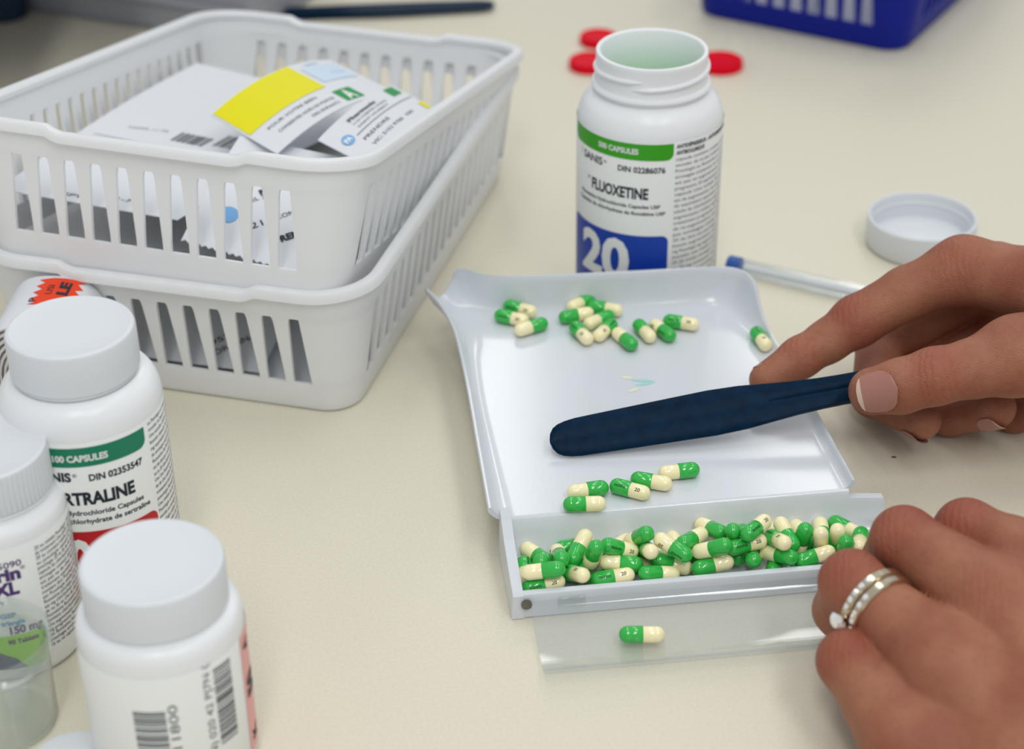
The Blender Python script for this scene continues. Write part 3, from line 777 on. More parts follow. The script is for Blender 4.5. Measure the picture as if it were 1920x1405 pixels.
# ------------------------------------------------------------------ counting tray
TO = np.array([-1.2, -124.9, 0]); TY = math.radians(6.83)
def tray_pt(u, v, z): return TO+np.array([u*math.cos(TY)-v*math.sin(TY), u*math.sin(TY)+v*math.cos(TY), z])
def tray_uv(p):
    d = np.array(p)-TO
    return d[0]*math.cos(TY)+d[1]*math.sin(TY), -d[0]*math.sin(TY)+d[1]*math.cos(TY)
ZF = 18.0
tray = thing('counting_tray', 'glossy white pill counting tray with pouring spout and front trough', 'tray', TO, rotz=TY)
ctl = [((0, .5), (-6.4, .5, 22)), ((-1.0, 40), (-6.0, 40, 22.4)), ((-1.5, 80), (-5.6, 80, 23)), ((0, 108), (-6.2, 110, 24.5)), ((2.5, 121), (-7.4, 124, 26.3)), ((3, 130), (-11.2, 136.5, 29)),
       ((2, 137), (-15.9, 146, 31)), ((2, 142), (-13.2, 152, 25)), ((3, 145), (-9.3, 156.2, 21)), ((5, 147), (-4.6, 158, 27)), ((9, 148), (-1.0, 157, 33.4)), ((18, 146.5), (9, 151, 33)), ((30, 143.5), (26, 147.3, 33)), ((73, 141), (73.5, 144.6, 33)),
       ((98, 138.5), (103, 143.8, 33)), ((107.5, 133.5), (114.5, 140, 33)), ((111, 125), (118.6, 130, 32.5)), ((113, 117), (119.3, 121, 26.5)), ((115, 106), (120, 108, 22.3)), ((119.5, 60), (123, 60, 21)), ((122.2, .5), (125.2, .5, 21))]
fl_ = spline([(f[0], f[1], ZF) for f, r in ctl], 7); rm_ = spline([r for f, r in ctl], 7)
n = len(fl_); ring = []
for f, r in zip(fl_, rm_):
    q = np.array([f[0]*.30+r[0]*.70, f[1]*.30+r[1]*.70, ZF])
    col_ = [(1-s)**2*f+2*s*(1-s)*q+s*s*r for s in (0, .25, .45, .62, .78, .9, 1.0)]
    nd = np.array([r[0]-f[0], r[1]-f[1], 0]); nd /= np.linalg.norm(nd)
    col_ += [r+nd*.5+np.array([0, 0, .55]), r+nd*1.2+np.array([0, 0, .5]), r+nd*1.7+np.array([0, 0, -.2]), r+nd*1.5+np.array([0, 0, -1.4])]
    low = [(1-s)**2*f+2*s*(1-s)*q+s*s*r for s in (.8, .5, .2, 0)]
    col_ += [p+nd*1.2+np.array([0, 0, -1.5]) for p in low]
    fi = np.array([f[0]*.965+2.1, f[1]*.965+2.45 if f[1] > 6 else f[1], ZF]); col_ = [fi]+col_+[fi+np.array([0, 0, -1.5])]
    ring.append(col_)
k = len(ring[0]); V = [p for c_ in ring for p in c_]; F = []
for i in range(n-1):
    for j in range(k-1): F.append((i*k+j, (i+1)*k+j, (i+1)*k+j+1, i*k+j+1))
F.append(tuple(range(k))); F.append(tuple((n-1)*k+j for j in range(k-1, -1, -1)))
cen = len(V); V.append((60, 70, ZF)); V.append((60, 70, ZF-1.5))
for i in range(n-1):
    F.append((cen, (i+1)*k, i*k)); F.append((cen+1, i*k+k-1, (i+1)*k+k-1))
F.append((cen, 0, (n-1)*k)); F.append((cen+1, n*k-1, k-1))
obj('pan', V, F, 'tray_plastic', tray, angle=50, fix=True)
sk = [(fl_[i][0]*.94+3.6, fl_[i][1]*.94+4) for i in range(0, n, 3)]
V = [(a, b, z) for z in (0.2, ZF-1.2) for a, b in sk]; m_ = len(sk)
V += [(a*.97+1.8, b*.97+2, z) for z in (0.2, ZF-1.2) for a, b in sk]
F = [(i, i+1, m_+i+1, m_+i) for i in range(m_-1)]+[(2*m_+i+1, 2*m_+i, 3*m_+i, 3*m_+i+1) for i in range(m_-1)]+[(i+1, i, 2*m_+i, 2*m_+i+1) for i in range(m_-1)]
obj('support_skirt', V, F, 'tray_plastic', tray)
inner = spline([(1.2, ZF), (0, ZF-.15), (-.9, ZF-1.2), (-2.2, 14), (-4.2, 9), (-8, 4.6), (-14, 2.6), (-22, 2.2), (-28, 2.6), (-30.6, 4.4), (-31.6, 7.5), (-31.9, 9.7), (-32.6, 10.2), (-34.2, 10.2), (-34.9, 9.6), (-35, 6)], 3)
outer = [(-35, .4), (-20, .4), (-6, .4), (-1.2, 4), (-.6, 12), (1.2, ZF-1.4)]
loop2 = [(p[0], p[1]) for p in inner]+outer
us = [0, 30, 60, 90, 110, 122, 124.3, 124.6, 130, 136.5]
V = []; F = []; kk = len(loop2)
for u in us:
    for v, z in loop2:
        top = ZF if u <= 124.3 else 15.2
        dv = 0 if u <= 124.6 else (u-124.6)*-.15
        V.append((u, v+dv*(1 if z > 6 and v > -10 else 0), min(z, top) if v > -6 else z))
for i in range(len(us)-1):
    for j in range(kk): F.append((i*kk+j, i*kk+(j+1) % kk, (i+1)*kk+(j+1) % kk, (i+1)*kk+j))
F.append(tuple(range(kk-1, -1, -1))); F.append(tuple((len(us)-1)*kk+j for j in range(kk)))
obj('trough', V, F, 'tray_plastic', tray, angle=35, fix=True)
el = [(1.5, .3), (1.5, 21.2), (.5, 21.6), (-3, 19.0), (-10, 15.5), (-20, 13), (-29, 11.4), (-33.5, 10.6), (-35.2, 9.8), (-35.4, .3)]
V, F = prism(el, -3.6, .1, 'x')
bmv = [list(p) for p in V]
for i in range(len(el)):
    if bmv[i][2] < 1: bmv[i][0] -= .6
obj('end_wall', bmv, F, 'tray_plastic', tray, smooth=False, fix=True)
# clear lid, swung open in front of the trough like a gutter
arc = spline([(-35.6, 7.6), (-37, 5.2), (-41, 3.4), (-48, 2.0), (-56, 1.4), (-63, 1.8), (-68.5, 3.6), (-72, 6.2), (-74, 9.2)], 4)
up_ = []
for i, p in enumerate(arc):
    tg = np.array(arc[min(i+1, len(arc)-1)])-np.array(arc[max(i-1, 0)]); tg /= np.linalg.norm(tg)
    up_.append((p[0]+1.1*tg[1]*-1*-1, p[1]+1.1*abs(tg[0])))
lp2 = [(p[0], p[1]) for p in arc]+up_[::-1]
lid = obj('clear_lid', *prism(lp2, 2.5, 126, 'x'), 'clear_plastic', tray, angle=40, fix=True)
lid['label'] = 'clear curved plastic lid swung open'
V, F = rbox(12, 21.5, -36.6, -35.2, 4.4, 8.4, .5); obj('lid_tab', V, F, 'frosted_plastic', tray)
V, F = lathe([(0.01, 0), (1.6, 0), (1.9, .4), (1.9, 1.2), (0.01, 1.2)], 20)
for uu in (1.0, 124.0):
    o = obj('hinge_pin', [(x, -z, y) for x, y, z in V], F, 'dark_metal', tray, (uu, -35.3, 6.8), fix=True)
# faint leaf emblem on the pan
cu_, cv_ = tray_uv(P(1208, 718, ZF))
def leaf(x, y, L, wd, a):
    pts = []
    for i in range(13): s = i/12; pts.append((L*s, wd*math.sin(math.pi*s)))
    for i in range(11, 0, -1): s = i/12; pts.append((L*s, -wd*math.sin(math.pi*s)))
    c, s_ = math.cos(a), math.sin(a)
    return [(x+p*c-q*s_, y+p*s_+q*c, ZF+.12) for p, q in pts], [tuple(range(len(pts)))]
V, F = join(leaf(cu_-5, cv_+2.6, 9, 1.0, -.2), leaf(cu_-4.2, cv_-1.6, 9, 1.0, .18)); obj('leaf_emblem', V, F, 'leaf_teal', tray, smooth=False)
V, F = join(leaf(cu_-9, cv_+5.6, 6, .9, -.3), leaf(cu_-8, cv_-6, 6, .9, .4)); obj('leaf_emblem', V, F, 'leaf_yellow', tray, smooth=False)

# ------------------------------------------------------------------ capsules
CR, CLN = 2.9, 15.6; HC = CLN/2-CR
def cap_half(r, x_end, x_cut, sgn):
    prof = []
    for i in range(8):
        a = math.pi/2*i/7; prof.append((max(r*math.sin(a), .001), x_end+r*(1-math.cos(a))))
    prof += [(r, x_cut-.15), (r-.12, x_cut)]
    V, F = lathe(prof, 24)
    return [(sgn*z, x, y) if sgn > 0 else (sgn*z, y, x) for x, y, z in V], F
Vg, Fg = cap_half(2.95, -CLN/2, .4, 1); Vc, Fc = cap_half(2.82, -CLN/2, .2, -1)
me_g = mesh('green_cap', Vg, Fg, 'capsule_green'); me_c = mesh('cream_body', Vc, Fc, 'capsule_cream')
for me in (me_g, me_c):
    bm = bmesh.new(); bm.from_mesh(me); bmesh.ops.recalc_face_normals(bm, faces=bm.faces); bm.to_mesh(me); bm.free()
def imprint(s, x0, wd, cap, R):
    V, F = dice(text(s, x0, -cap/2, wd, cap, bold=.03), 0, .3)
    return mesh('imprint', [(x, (R+.03)*math.sin(y/R), (R+.03)*math.cos(y/R)) for x, y in V], F, 'capsule_ink', False)
me_n = imprint('novo', -5.2, 4.3, 1.3, 2.95); me_20 = imprint('20', 2.6, 1.9, 1.3, 2.82)
ORD = 'first second third fourth fifth sixth seventh eighth ninth tenth eleventh twelfth thirteenth fourteenth fifteenth sixteenth seventeenth eighteenth nineteenth twentieth'.split()
ORD += ['twenty-'+x for x in ORD[:9]]+['thirtieth']+['thirty-'+x for x in ORD[:9]]+['fortieth']+['forty-'+x for x in ORD[:9]]
def capsule(c, d, lab, group, turn=0.0):
    d = np.array(d, float); d /= np.linalg.norm(d)              # from the green end to the cream end
    tocam = CAM-c; zz = tocam-d*(tocam@d); zz /= np.linalg.norm(zz)
    yy = np.cross(zz, d)
    zz2 = zz*math.cos(turn)+yy*math.sin(turn); yy2 = np.cross(zz2, d)
    t = thing('capsule', lab, 'capsule', group=group)
    M = Matrix.Identity(4)
    for i in range(3): M[i][0], M[i][1], M[i][2], M[i][3] = d[i], yy2[i], zz2[i], c[i]
    place(t, M)
    link('green_cap', me_g, t); link('cream_body', me_c, t); link('imprint', me_n, t); link('imprint', me_20, t)
    return t
S7 = lambda x, y: (860+x/3.427, 460+y/3.427)
SA = lambda x, y: (900+x/4.6825, 840+y/4.6825)
SB = lambda x, y: (1260+x/4.364, 840+y/4.364)
pan_caps = [
 (S7(290, 385), S7(500, 435), 0, 'imprinted capsule at the back of the pan\'s left group of three'),
 (S7(236, 445), S7(445, 490), 0, 'imprinted capsule with its green end leftmost of all capsules in the pan'),
 (S7(565, 495), S7(365, 555), 2, 'capsule nearest the viewer in the left group of three in the pan'),
 (S7(868, 335), S7(712, 405), 2, 'capsule farthest back in the pan, at the top of the middle heap'),
 (S7(830, 388), S7(1052, 425), 2, 'capsule at the back right of the middle heap in the pan'),
 (S7(643, 470), S7(868, 430), 2, 'capsule at the left side of the middle heap in the pan'),
 (S7(1000, 440), S7(802, 520), 2.6, 'capsule lying in the centre of the middle heap in the pan'),
 (S7(722, 500), S7(855, 632), 0, 'capsule pointing its cream end forward, front left of the middle heap'),
 (S7(1015, 480), S7(868, 612), 0, 'imprinted capsule leaning down left at the front of the middle heap'),
 (S7(1145, 665), S7(992, 540), 2, 'capsule with green end nearest the viewer, front right of the middle heap'),
 (S7(1132, 485), S7(1256, 618), 2, 'capsule on the left of the right-hand group of three in the pan'),
 (S7(1390, 605), S7(1230, 488), 0.4, 'capsule in the middle of the right-hand group of three, green end forward'),
 (S7(1318, 480), S7(1542, 515), 0.3, 'capsule on the right of the right-hand group of three in the pan'),
 ((1413, 617), (1441, 655), .5, 'single capsule against the right edge of the pan by the index finger'),
 (SA(1125, 345), SA(768, 395), 2, 'capsule at the back left of the front row on the pan'),
 (SA(733, 500), SA(1102, 487), 2, 'capsule nearest the trough edge at the left of the front row'),
 (SA(1138, 320), SA(1495, 412), .2, 'imprinted capsule third from the left in the front row on the pan'),
 (SA(1318, 265), SA(1692, 325), 2, 'capsule fourth from the left in the front row on the pan'),
 ((1310, 880), SA(1575, 225), 2, 'capsule at the right end of the front row on the pan'),
]
pcs = []
for g, cpt, turn, lab in pan_caps:
    z = ZF+CR+.15
    a_, b_ = P(g[0], g[1], z), P(cpt[0], cpt[1], z); d = (b_-a_)/np.linalg.norm(b_-a_)
    pcs.append([(a_+b_)/2, d, lab, turn])
def segdist(c1, d1, c2, d2, h):
    best = None
    s = np.linspace(-h, h, 15)
    A_ = c1+np.outer(s, d1); B_ = c2+np.outer(s, d2)
    D_ = np.linalg.norm(A_[:, None]-B_[None], axis=2); i, j = np.unravel_index(D_.argmin(), D_.shape)
    return D_[i, j], B_[j]-A_[i]
for it in range(60):
    for i in range(len(pcs)):
        for j in range(i+1, len(pcs)):
            dd, vv = segdist(pcs[i][0], pcs[i][1], pcs[j][0], pcs[j][1], HC)
            if dd < 2*CR+.1:
                vv[2] = 0; vv = vv/max(np.linalg.norm(vv), 1e-6)*(2*CR+.1-dd)*.3
                pcs[i][0] -= vv; pcs[j][0] += vv
for c_, d_, lab, turn in pcs: capsule(c_, d_, 'green and cream '+lab, 'capsules on the pan', turn)
a_, b_ = P(1160, 1190, 5.2), P(1247, 1190, 5.2)
capsule((a_+b_)/2, b_-a_, 'single green and cream capsule lying in the clear open lid', 'capsule in the lid', 2)

def facing_cap(g, cpt, z, s=1.0):
    """centre at height z; what the picture foreshortens goes into depth, cream end s>0 away, s<0 towards the viewer"""
    g, cpt = np.array(g, float), np.array(cpt, float)
    mid = (g+cpt)/2; c = P(mid[0], mid[1], z); depth = (c-CAM)@_F; mmpx = depth/FPX
    v = (cpt-g)*mmpx; Lp = np.linalg.norm(v); full = CLN
    v3 = v[0]*_R-v[1]*_U
    vis = min(Lp, full*.995); dp = math.sqrt(full**2-vis**2)
    return c, (v3/max(Lp, 1e-6)*vis+_F*dp*s)/full
tr = [  # green px, cream px, height, depth sign, print turn
 (SA(322, 1225), SA(708, 1150), 6.0, 1, 0), (SA(724, 1030), SA(330, 1082), 9.5, 1, 2), (SA(335, 1000), SA(345, 1190), 7.5, -1, .6), (SA(505, 950), SA(450, 1150), 8, 1, 2), (SA(700, 1010), SA(655, 935), 10, 1, 1), (SA(760, 1058), SA(930, 765), 12, 1, 2),
 (SA(1020, 825), SA(960, 1050), 9.5, 1, 2), (SA(870, 1120), SA(1035, 885), 9.0, 1, 2), (SA(735, 1130), SA(935, 1140), 6.2, -1, .6), (SA(1082, 840), SA(1410, 935), 12.5, 1, 0), (SA(1492, 755), SA(1300, 885), 12.5, 1, 2), (SA(1455, 905), SA(1490, 905), 11, -1, 2),
 (SA(1410, 1035), SA(1022, 1010), 9.0, 1, 2), (SA(968, 1150), SA(1380, 1085), 6.2, 1, .3), (SA(1395, 1120), SA(1760, 1140), 5.0, 1, 2), (SA(1452, 965), SA(1825, 1065), 8.5, 1, 2), (SA(1825, 965), SA(1515, 775), 13, 1, .7),
 (SB(75, 785), SB(315, 690), 12.5, 1, 2), (SB(440, 745), SB(142, 835), 11.5, 1, 2), (SB(400, 720), SB(195, 645), 13.5, 1, 2), (SB(450, 690), SB(560, 760), 12.5, 1, .2), (SB(555, 745), SB(785, 605), 15.0, 1, 0), (SB(462, 800), SB(798, 728), 12.0, 1, 0), (SB(800, 745), SB(905, 790), 9.5, -1, .5), (SB(955, 850), SB(850, 605), 12.5, 1, 2),
 (SB(142, 985), SB(502, 905), 6.0, 1, 2), (SB(592, 905), SB(270, 880), 6.3, 1, 2), (SB(665, 890), SB(720, 905), 6.8, 1, 2), (SB(990, 920), SB(740, 880), 5.6, 1, 2), (SB(942, 905), SB(1295, 800), 8.0, 1, 2), (SB(1082, 610), SB(1010, 900), 10.0, 1, 2), (SB(1225, 910), SB(1180, 638), 10.0, -1, 2), (SB(1345, 900), SB(1300, 638), 10, -1, 2), (SB(1420, 745), SB(1395, 950), 8.0, 1, 2),
 (SB(1570, 720), SB(1480, 860), 10.0, -1, 2), (SB(1625, 790), SB(1600, 900), 8.0, -1, 2), (SB(1480, 930), SB(1630, 850), 7.5, 1, 0)]
tcs = []
for g, cpt, z, s, turn in tr:
    c_, d_ = facing_cap(g, cpt, z, s); tcs.append([c_, d_, turn, False, c_.copy()])
for i in range(16):                       # the ones glimpsed underneath
    c_ = tray_pt(8+i*7.4+random.uniform(-1, 1), -13+random.uniform(-3, 3), 5.4); a = random.uniform(0, 6.28)
    tcs.append([c_, np.array([math.cos(a), math.sin(a), 0]), 2, True])
def floor_z(v):
    return np.interp(v, [-31.6, -30.6, -28, -22, -14, -8, -4.2, -2.2], [7.5, 4.4, 2.6, 2.2, 2.6, 4.6, 9, 14])
for it in range(120):
    for i in range(len(tcs)):
        for j in range(i+1, len(tcs)):
            if np.abs(tcs[i][0]-tcs[j][0]).max() > 17: continue
            dd, vv = segdist(tcs[i][0], tcs[i][1], tcs[j][0], tcs[j][1], HC)
            if dd < 2*CR:
                vv = vv/max(np.linalg.norm(vv), 1e-6)*(2*CR-dd)
                # keep what the photo fixes: seen capsules slide mostly along the line of sight
                for q, sg in ((i, -1), (j, 1)):
                    mv = vv*sg*.3
                    if not tcs[q][3]: mv = _F*(mv@_F)*.8+.10*(mv-_F*(mv@_F))
                    tcs[q][0] = tcs[q][0]+mv
    for q in tcs:
        if q[3]: q[0][2] = min(q[0][2], 8.0)
    for q in tcs:                         # seen ones stay where the photo shows them
        if not q[3]:
            dv = q[0]-q[4]; lat = dv-_F*(dv@_F); ln = np.linalg.norm(lat)
            if ln > 1.6: q[0] = q[0]-lat*(1-1.6/ln)
    for q in tcs:
        for e in (-HC, HC):
            p = q[0]+q[1]*e; u, v = tray_uv(p)
            push = np.zeros(3)
            fz = floor_z(v)+CR
            if p[2] < fz and v > -32: push[2] += min(fz-p[2], 1.0)
            if v < -28.6: push += (tray_pt(0, 1, 0)-tray_pt(0, 0, 0))*(-28.6-v)
            if v > -3.4-CR*.6-max(0, (14-p[2])*.35): push -= (tray_pt(0, 1, 0)-tray_pt(0, 0, 0))*min(1.0, v+3.4+CR*.6+max(0, (14-p[2])*.35))
            if u < CR+.3: push += (tray_pt(1, 0, 0)-tray_pt(0, 0, 0))*(CR+.3-u)
            q[0] = q[0]+push*(.5 if q[3] else .25)
keep = []
for i, q in enumerate(tcs):
    if q[3] and any(not r[3] and segdist(q[0], q[1], r[0], r[1], HC)[0] < 2*CR-3.2 for r in tcs): continue
    keep.append(q)
tcs = keep
vis = sorted(range(len(tr)), key=lambda i: tray_uv(tcs[i][0])[0])
rank = {i: r for r, i in enumerate(vis)}
low_n = 0
for i, (c_, d_, turn, low, *_) in enumerate(tcs):
    if low: lab = 'half-hidden capsule low in the trough heap, %s such from the left' % ORD[low_n]; low_n += 1
    else:
        fv = tray_uv(c_)[1]; up = d_@_U
        pose = 'standing cream end up' if up > .6 else ('standing green end up' if up < -.6 else ('cream end to the right' if d_@_R > 0 else 'green end to the right'))
        lab = 'trough capsule %s from the left, %s, %s' % (ORD[rank[i]], pose, 'near the front wall' if fv < -19 else 'near the back wall' if fv > -11 else 'in mid heap')
    capsule(c_, d_, lab, 'hidden capsules in the trough' if low else 'capsules in the trough', turn)

# ------------------------------------------------------------------ hands
def surface_nets(D, org, h):
    nx, ny, nz = D.shape
    S = D < 0
    cs = S[:-1, :-1, :-1].astype(np.int8)
    for dx in (0, 1):
        for dy in (0, 1):
            for dz in (0, 1):
                if dx+dy+dz: cs = cs+S[dx:nx-1+dx, dy:ny-1+dy, dz:nz-1+dz]
    act = (cs > 0) & (cs < 8)
    ids = -np.ones(act.shape, int); I = np.argwhere(act); ids[act] = np.arange(len(I))
    acc = np.zeros((len(I), 3)); cnt = np.zeros(len(I))
    corners = [(a, b, c) for a in (0, 1) for b in (0, 1) for c in (0, 1)]
    for a in corners:
        for ax in range(3):
            if a[ax]: continue
            b = list(a); b[ax] = 1
            d0 = D[I[:, 0]+a[0], I[:, 1]+a[1], I[:, 2]+a[2]]; d1 = D[I[:, 0]+b[0], I[:, 1]+b[1], I[:, 2]+b[2]]
            c = (d0 < 0) != (d1 < 0)
            t = np.where(c, d0/np.where(c, d0-d1, 1), 0)
            p = np.array(a, float)[None].repeat(len(I), 0); p[:, ax] += t
            acc[c] += p[c]; cnt[c] += 1
    V = (I+acc/cnt[:, None])*h+org
    F = []
    for ax in range(3):
        sl0 = [slice(1, -1)]*3; sl0[ax] = slice(0, D.shape[ax]-1)
        s0 = S[tuple(sl0)]; sl1 = list(sl0); sl1[ax] = slice(1, D.shape[ax]); s1 = S[tuple(sl1)]
        for flip, mk in ((0, s0 & ~s1), (1, ~s0 & s1)):
            E_ = np.argwhere(mk); 
            if not len(E_): continue
            E_ = E_.copy()
            for q in range(3):
                if q != ax: E_[:, q] += 1
            o1, o2 = (ax+1) % 3, (ax+2) % 3
            q4 = []
            for da, db in ((0, 0), (-1, 0), (-1, -1), (0, -1)):
                C_ = E_.copy(); C_[:, o1] += da; C_[:, o2] += db
                q4.append(ids[C_[:, 0], C_[:, 1], C_[:, 2]])
            q4 = np.stack(q4, 1)
            if flip: q4 = q4[:, ::-1]
            F.append(q4)
    return V, np.concatenate(F)
def smin(a, b, k):
    h = np.clip(.5+.5*(b-a)/k, 0, 1); return b+(a-b)*h-k*h*(1-h)
def hand_mesh(palm, fingers, extras=(), h=1.0, kf=7.0, kp=10.0):
    allp = [p for ch in palm+fingers for p in ch]
    P_ = np.array([p[0] for p in allp]); R_ = max(p[1] for p in allp)+4
    lo, hi = P_.min(0)-R_, P_.max(0)+R_
    nn = np.ceil((hi-lo)/h).astype(int)+1
    ax = [lo[i]+h*np.arange(nn[i]) for i in range(3)]
    X, Y, Z = [a.astype(np.float32) for a in np.meshgrid(*ax, indexing='ij')]
    def seg(a, b):
        (pa, ra), (pb, rb) = a, b; ba = pb-pa; L2 = max(float(ba@ba), 1e-6)
        t = np.clip(((X-pa[0])*ba[0]+(Y-pa[1])*ba[1]+(Z-pa[2])*ba[2])/L2, 0, 1)
        return np.sqrt((X-pa[0]-t*ba[0])**2+(Y-pa[1]-t*ba[1])**2+(Z-pa[2]-t*ba[2])**2)-(ra+(rb-ra)*t)
    def chain(ch, k):
        D = None
        for i in range(len(ch)-1):
            d = seg(ch[i], ch[i+1]); D = d if D is None else smin(D, d, k)
        return D
    Dp = None
    for ch in palm:
        d = chain(ch, kp); Dp = d if Dp is None else smin(Dp, d, kp)
    D = Dp.copy()
    for ch in fingers: D = np.minimum(D, smin(Dp, chain(ch, 3.0), kf))
    for kind, c, r, k in extras:                    # bumps and dents on the back of the hand
        s = np.sqrt((X-c[0])**2+(Y-c[1])**2+(Z-c[2])**2)-r
        D = smin(D, s, k) if kind > 0 else -smin(-D, s, k)
    return surface_nets(D.astype(float), lo, h)
def joints(o, V, js):
    wgt = np.zeros(len(V))
    for c, r in js: wgt = np.maximum(wgt, np.exp(-(np.maximum(np.linalg.norm(V-c, axis=1)-r*.8, 0)/(r*.45))**2))
    at = o.data.attributes.new('joint', 'FLOAT', 'POINT'); at.data.foreach_set('value', wgt.astype(np.float32))
J = lambda px, py, w, r: (Wd(px, py, w), r)
def off(j, dx, dy, dz, r): return (j[0]+np.array([dx, dy, dz]), r)
person = thing('person', 'person whose two bare hands reach in from the right, one sweeping capsules with a spatula', 'person', (190, -130, 0))
PO = np.array([190, -130, 0])
# right hand (upper)
im, ip, idp, it_ = J(1806, 506, 728, 12.2), J(1606, 603, 733, 10.1), J(1500, 671, 730, 8.0), J(1436, 712, 727, 6.6)
mm_, mp_, md_, mt_ = J(1866, 516, 754, 12), J(1650, 645, 766, 9.8), J(1638, 740, 744, 8.8), J(1728, 788, 718, 7.6)
rm, rp_, rd_, rt_ = J(1945, 585, 752, 11.5), J(1735, 692, 768, 9.6), J(1780, 775, 738, 8.8), J(1866, 765, 716, 8.0)
lm_, lp_, ld_, lt_ = J(2010, 630, 742, 10.5), J(1860, 720, 758, 8.4), J(1900, 775, 742, 7.6), J(1960, 760, 722, 7.0)
tm, ti, tj, tt = J(1905, 668, 690, 14), J(1752, 706, 686, 10.4), J(1690, 724, 688, 9.9), J(1636, 734, 691, 8.9)
wr = J(2230, 600, 700, 24)
V, F = hand_mesh(
    palm=[[im, J(2000, 545, 712, 15), wr], [mm_, J(2030, 560, 722, 15), wr], [rm, J(2060, 600, 722, 14), wr], [lm_, J(2100, 630, 720, 13), wr], [tm, J(2040, 640, 694, 16), wr], [wr, J(2460, 600, 690, 25)]],
    fingers=[[im, J(1700, 550, 731, 10.3), ip, J(1552, 640, 732, 8.3), idp, it_], [mm_, mp_, md_, mt_], [rm, rp_, rd_, rt_], [lm_, lp_, ld_, lt_], [tm, J(1830, 690, 687, 10.8), ti, tj, tt]])
rh = obj('right_hand', V-PO, F, 'skin', person, angle=None, fix=True); joints(rh, V, [ip, idp, ti, im, mp_]); rh['label'] = 'right hand gripping the navy spatula, index finger stretched'
# left hand (lower)
i1, m1, r1, l1 = J(1812, 996, 612, 10.3), J(1695, 1012, 608, 10.6), J(1597, 1092, 600, 10.2), J(1592, 1240, 586, 9.8)
i2, m2, r2, l2 = J(1985, 1080, 588, 12.5), J(1880, 1140, 578, 13), J(1772, 1252, 570, 12.8), J(1706, 1400, 562, 11.6)
wl = J(2130, 1520, 540, 24)
fing = []
for a, b, (dx, dy, dz) in ((i1, i2, (-4, 16, -22)), (m1, m2, (-4, 12, -24)), (r1, r2, (-1, 8, -18)), (l1, l2, (9, 12, -16))):
    mid = (a[0]*.5+b[0]*.5, (a[1]+b[1])*.5)
    fing.append([b, mid, a, off(a, dx, dy, dz, 8.6), off(a, dx+6, dy-14, dz-4, 7.4)])
thb = J(2060, 1250, 600, 12)
fing.append([J(2120, 1420, 570, 14), thb, J(1960, 1130, 650, 9.8), J(1890, 1070, 672, 8.6)])
V, F = hand_mesh(
    palm=[[i2, J(2060, 1280, 562, 15), wl], [m2, J(1990, 1330, 556, 15), wl], [r2, J(1915, 1420, 552, 14.5), wl], [l2, J(1870, 1530, 548, 14), wl], [J(2120, 1420, 570, 14), wl], [wl, J(2330, 1800, 520, 25)]],
    fingers=fing, kf=12.0)
lh = obj('left_hand', V-PO, F, 'skin', person, angle=None, fix=True); joints(lh, V, [i1, m1, r1, l1, m2, i2]); lh['label'] = 'left hand with curled fingers holding the tray'
def nail(parent, j, axis, normal, L, Wd_, r, tipfrac=.2, rb=None):
    """curved plate on a fingertip: axis to the tip, normal out of the nail"""
    ax_ = np.array(axis, float); ax_ /= np.linalg.norm(ax_); nr = np.array(normal, float); nr -= ax_*(nr@ax_); nr /= np.linalg.norm(nr); sd = np.cross(ax_, nr)
    c = j[0]-PO; out = []
    for part, (s0, s1) in (('fingernail', (-1, 1-2*tipfrac)), ('nail_edge', (1-2*tipfrac, 1.0))):
        V = []; F = []; n_, m_ = 10, 10
        for i in range(n_+1):
            s = s0+(s1-s0)*i/n_
            wid = Wd_*max(.03, (1-abs(s)**2.0)**.5) if s < 0 else Wd_*max(.25, (1-abs(s)**5)**.5)
            for q in range(m_+1):
                t = (q/m_*2-1)*wid/r
                rad = r+.3+((rb or r)-r)*(1-s)/2
                V.append(c+ax_*(s*L)+nr*(rad*math.cos(t))+sd*(rad*math.sin(t)))
        for i in range(n_):
            for q in range(m_): F.append((i*(m_+1)+q, i*(m_+1)+q+1, (i+1)*(m_+1)+q+1, (i+1)*(m_+1)+q))
        o = obj(part, V, F, 'nail' if part == 'fingernail' else 'nail_white', parent, angle=None)
        out.append(o)
    return out
nail(rh, (tt[0]*.75+tj[0]*.25, 8.9), tt[0]-tj[0], -_F*.9-_R*.35-_U*.1, 7.6, 7.4, 9.1, .12, 11.3)
nail(rh, mt_, mt_[0]-md_[0], -_F*.45-_U*.9, 5.0, 5.0, 7.5, .1, 7.9)
nail(rh, rt_, rt_[0]-rd_[0], -_F*.75-_U*.65+_R*.1, 5.4, 5.2, 7.9, .1, 8.5)
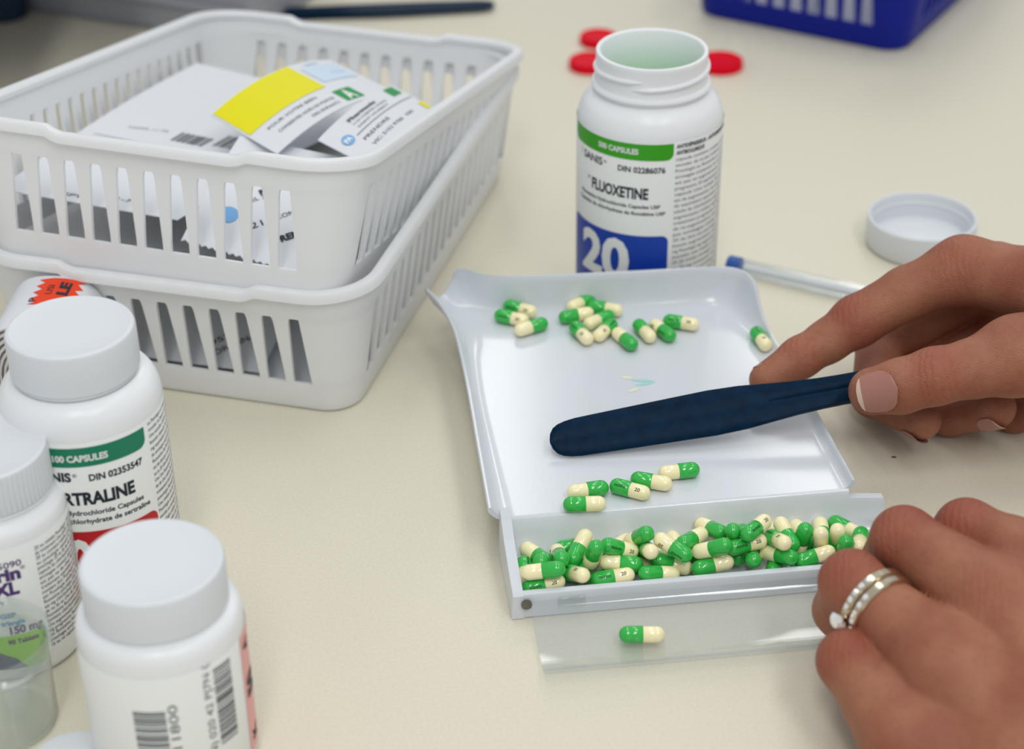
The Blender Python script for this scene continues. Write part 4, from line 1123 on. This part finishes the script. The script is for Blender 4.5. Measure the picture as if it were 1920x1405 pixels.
nail(rh, (it_[0]*.8+idp[0]*.2, 6.6), it_[0]-idp[0], -_R*.6+_U*.75+_F*.2, 4.6, 4.6, 6.4, .12)

# rings on the left ring finger
fa = (r2[0]-r1[0]); fa /= np.linalg.norm(fa)
def ring(sh, lab, gems, big):
    c = r1[0]+fa*sh; t = thing('finger_ring', lab, 'ring', c)
    zz = -_F-fa*(-_F@fa); zz /= np.linalg.norm(zz); yy = np.cross(zz, fa)
    R0 = 11.3+.028*sh
    pt = lambda a, r: (math.cos(a)*zz+math.sin(a)*yy)*r
    V = []; F = []; n = 72; pf = [(-1.4, -.9), (1.4, -.9), (1.6, .3), (1.1, 1.0), (-1.1, 1.0), (-1.6, .3)]
    for i in range(n):
        a = 2*math.pi*i/n
        for x, r in pf: V.append(fa*x+pt(a, R0+r))
    for i in range(n):
        for q in range(6): F.append((i*6+q, i*6+(q+1) % 6, ((i+1) % n)*6+(q+1) % 6, ((i+1) % n)*6+q))
    obj('band', V, F, 'metal', t, fix=True)
    def gem(a, r, s):
        V, F = lathe([(0.01, s*.5), (s*.6, s*.45), (s, .1), (s*.5, -s*.5), (0.01, -s*.8)], 8)
        nrm = pt(a, 1); sd = np.cross(nrm, fa)
        return [fa*x+sd*y+nrm*(R0+r+z) for x, y, z in V], F
    for a in gems: obj('small_stone', *gem(a, 1.1, 1.05), 'gem', t, smooth=False)
    if big is not None:
        obj('solitaire', *gem(big, 3.4, 3.1), 'gem', t, smooth=False)
        V, F = lathe([(1.2, -2.8), (1.6, -1), (2.4, .2), (2.1, .3), (1.2, -.8)], 16); nrm = pt(big, 1); sd = np.cross(nrm, fa)
        obj('setting', [fa*x+sd*y+nrm*(R0+3.0+z) for x, y, z in V], F, 'metal', t)
left_a = None
yy_ = np.cross(-_F-fa*(-_F@fa), fa); sgn = 1 if (yy_@_U) < 0 else -1     # angle sign that runs to the lower left of the picture
ring(11.0, 'silver ring with large solitaire stone worn nearer the fingertip', [sgn*x for x in (.62, .4, .18, -.04, -.26)], sgn*1.0)
ring(14.9, 'silver band with small stones worn nearer the knuckle', [sgn*x for x in (1.1, .85, .6, .35, .1)], None)
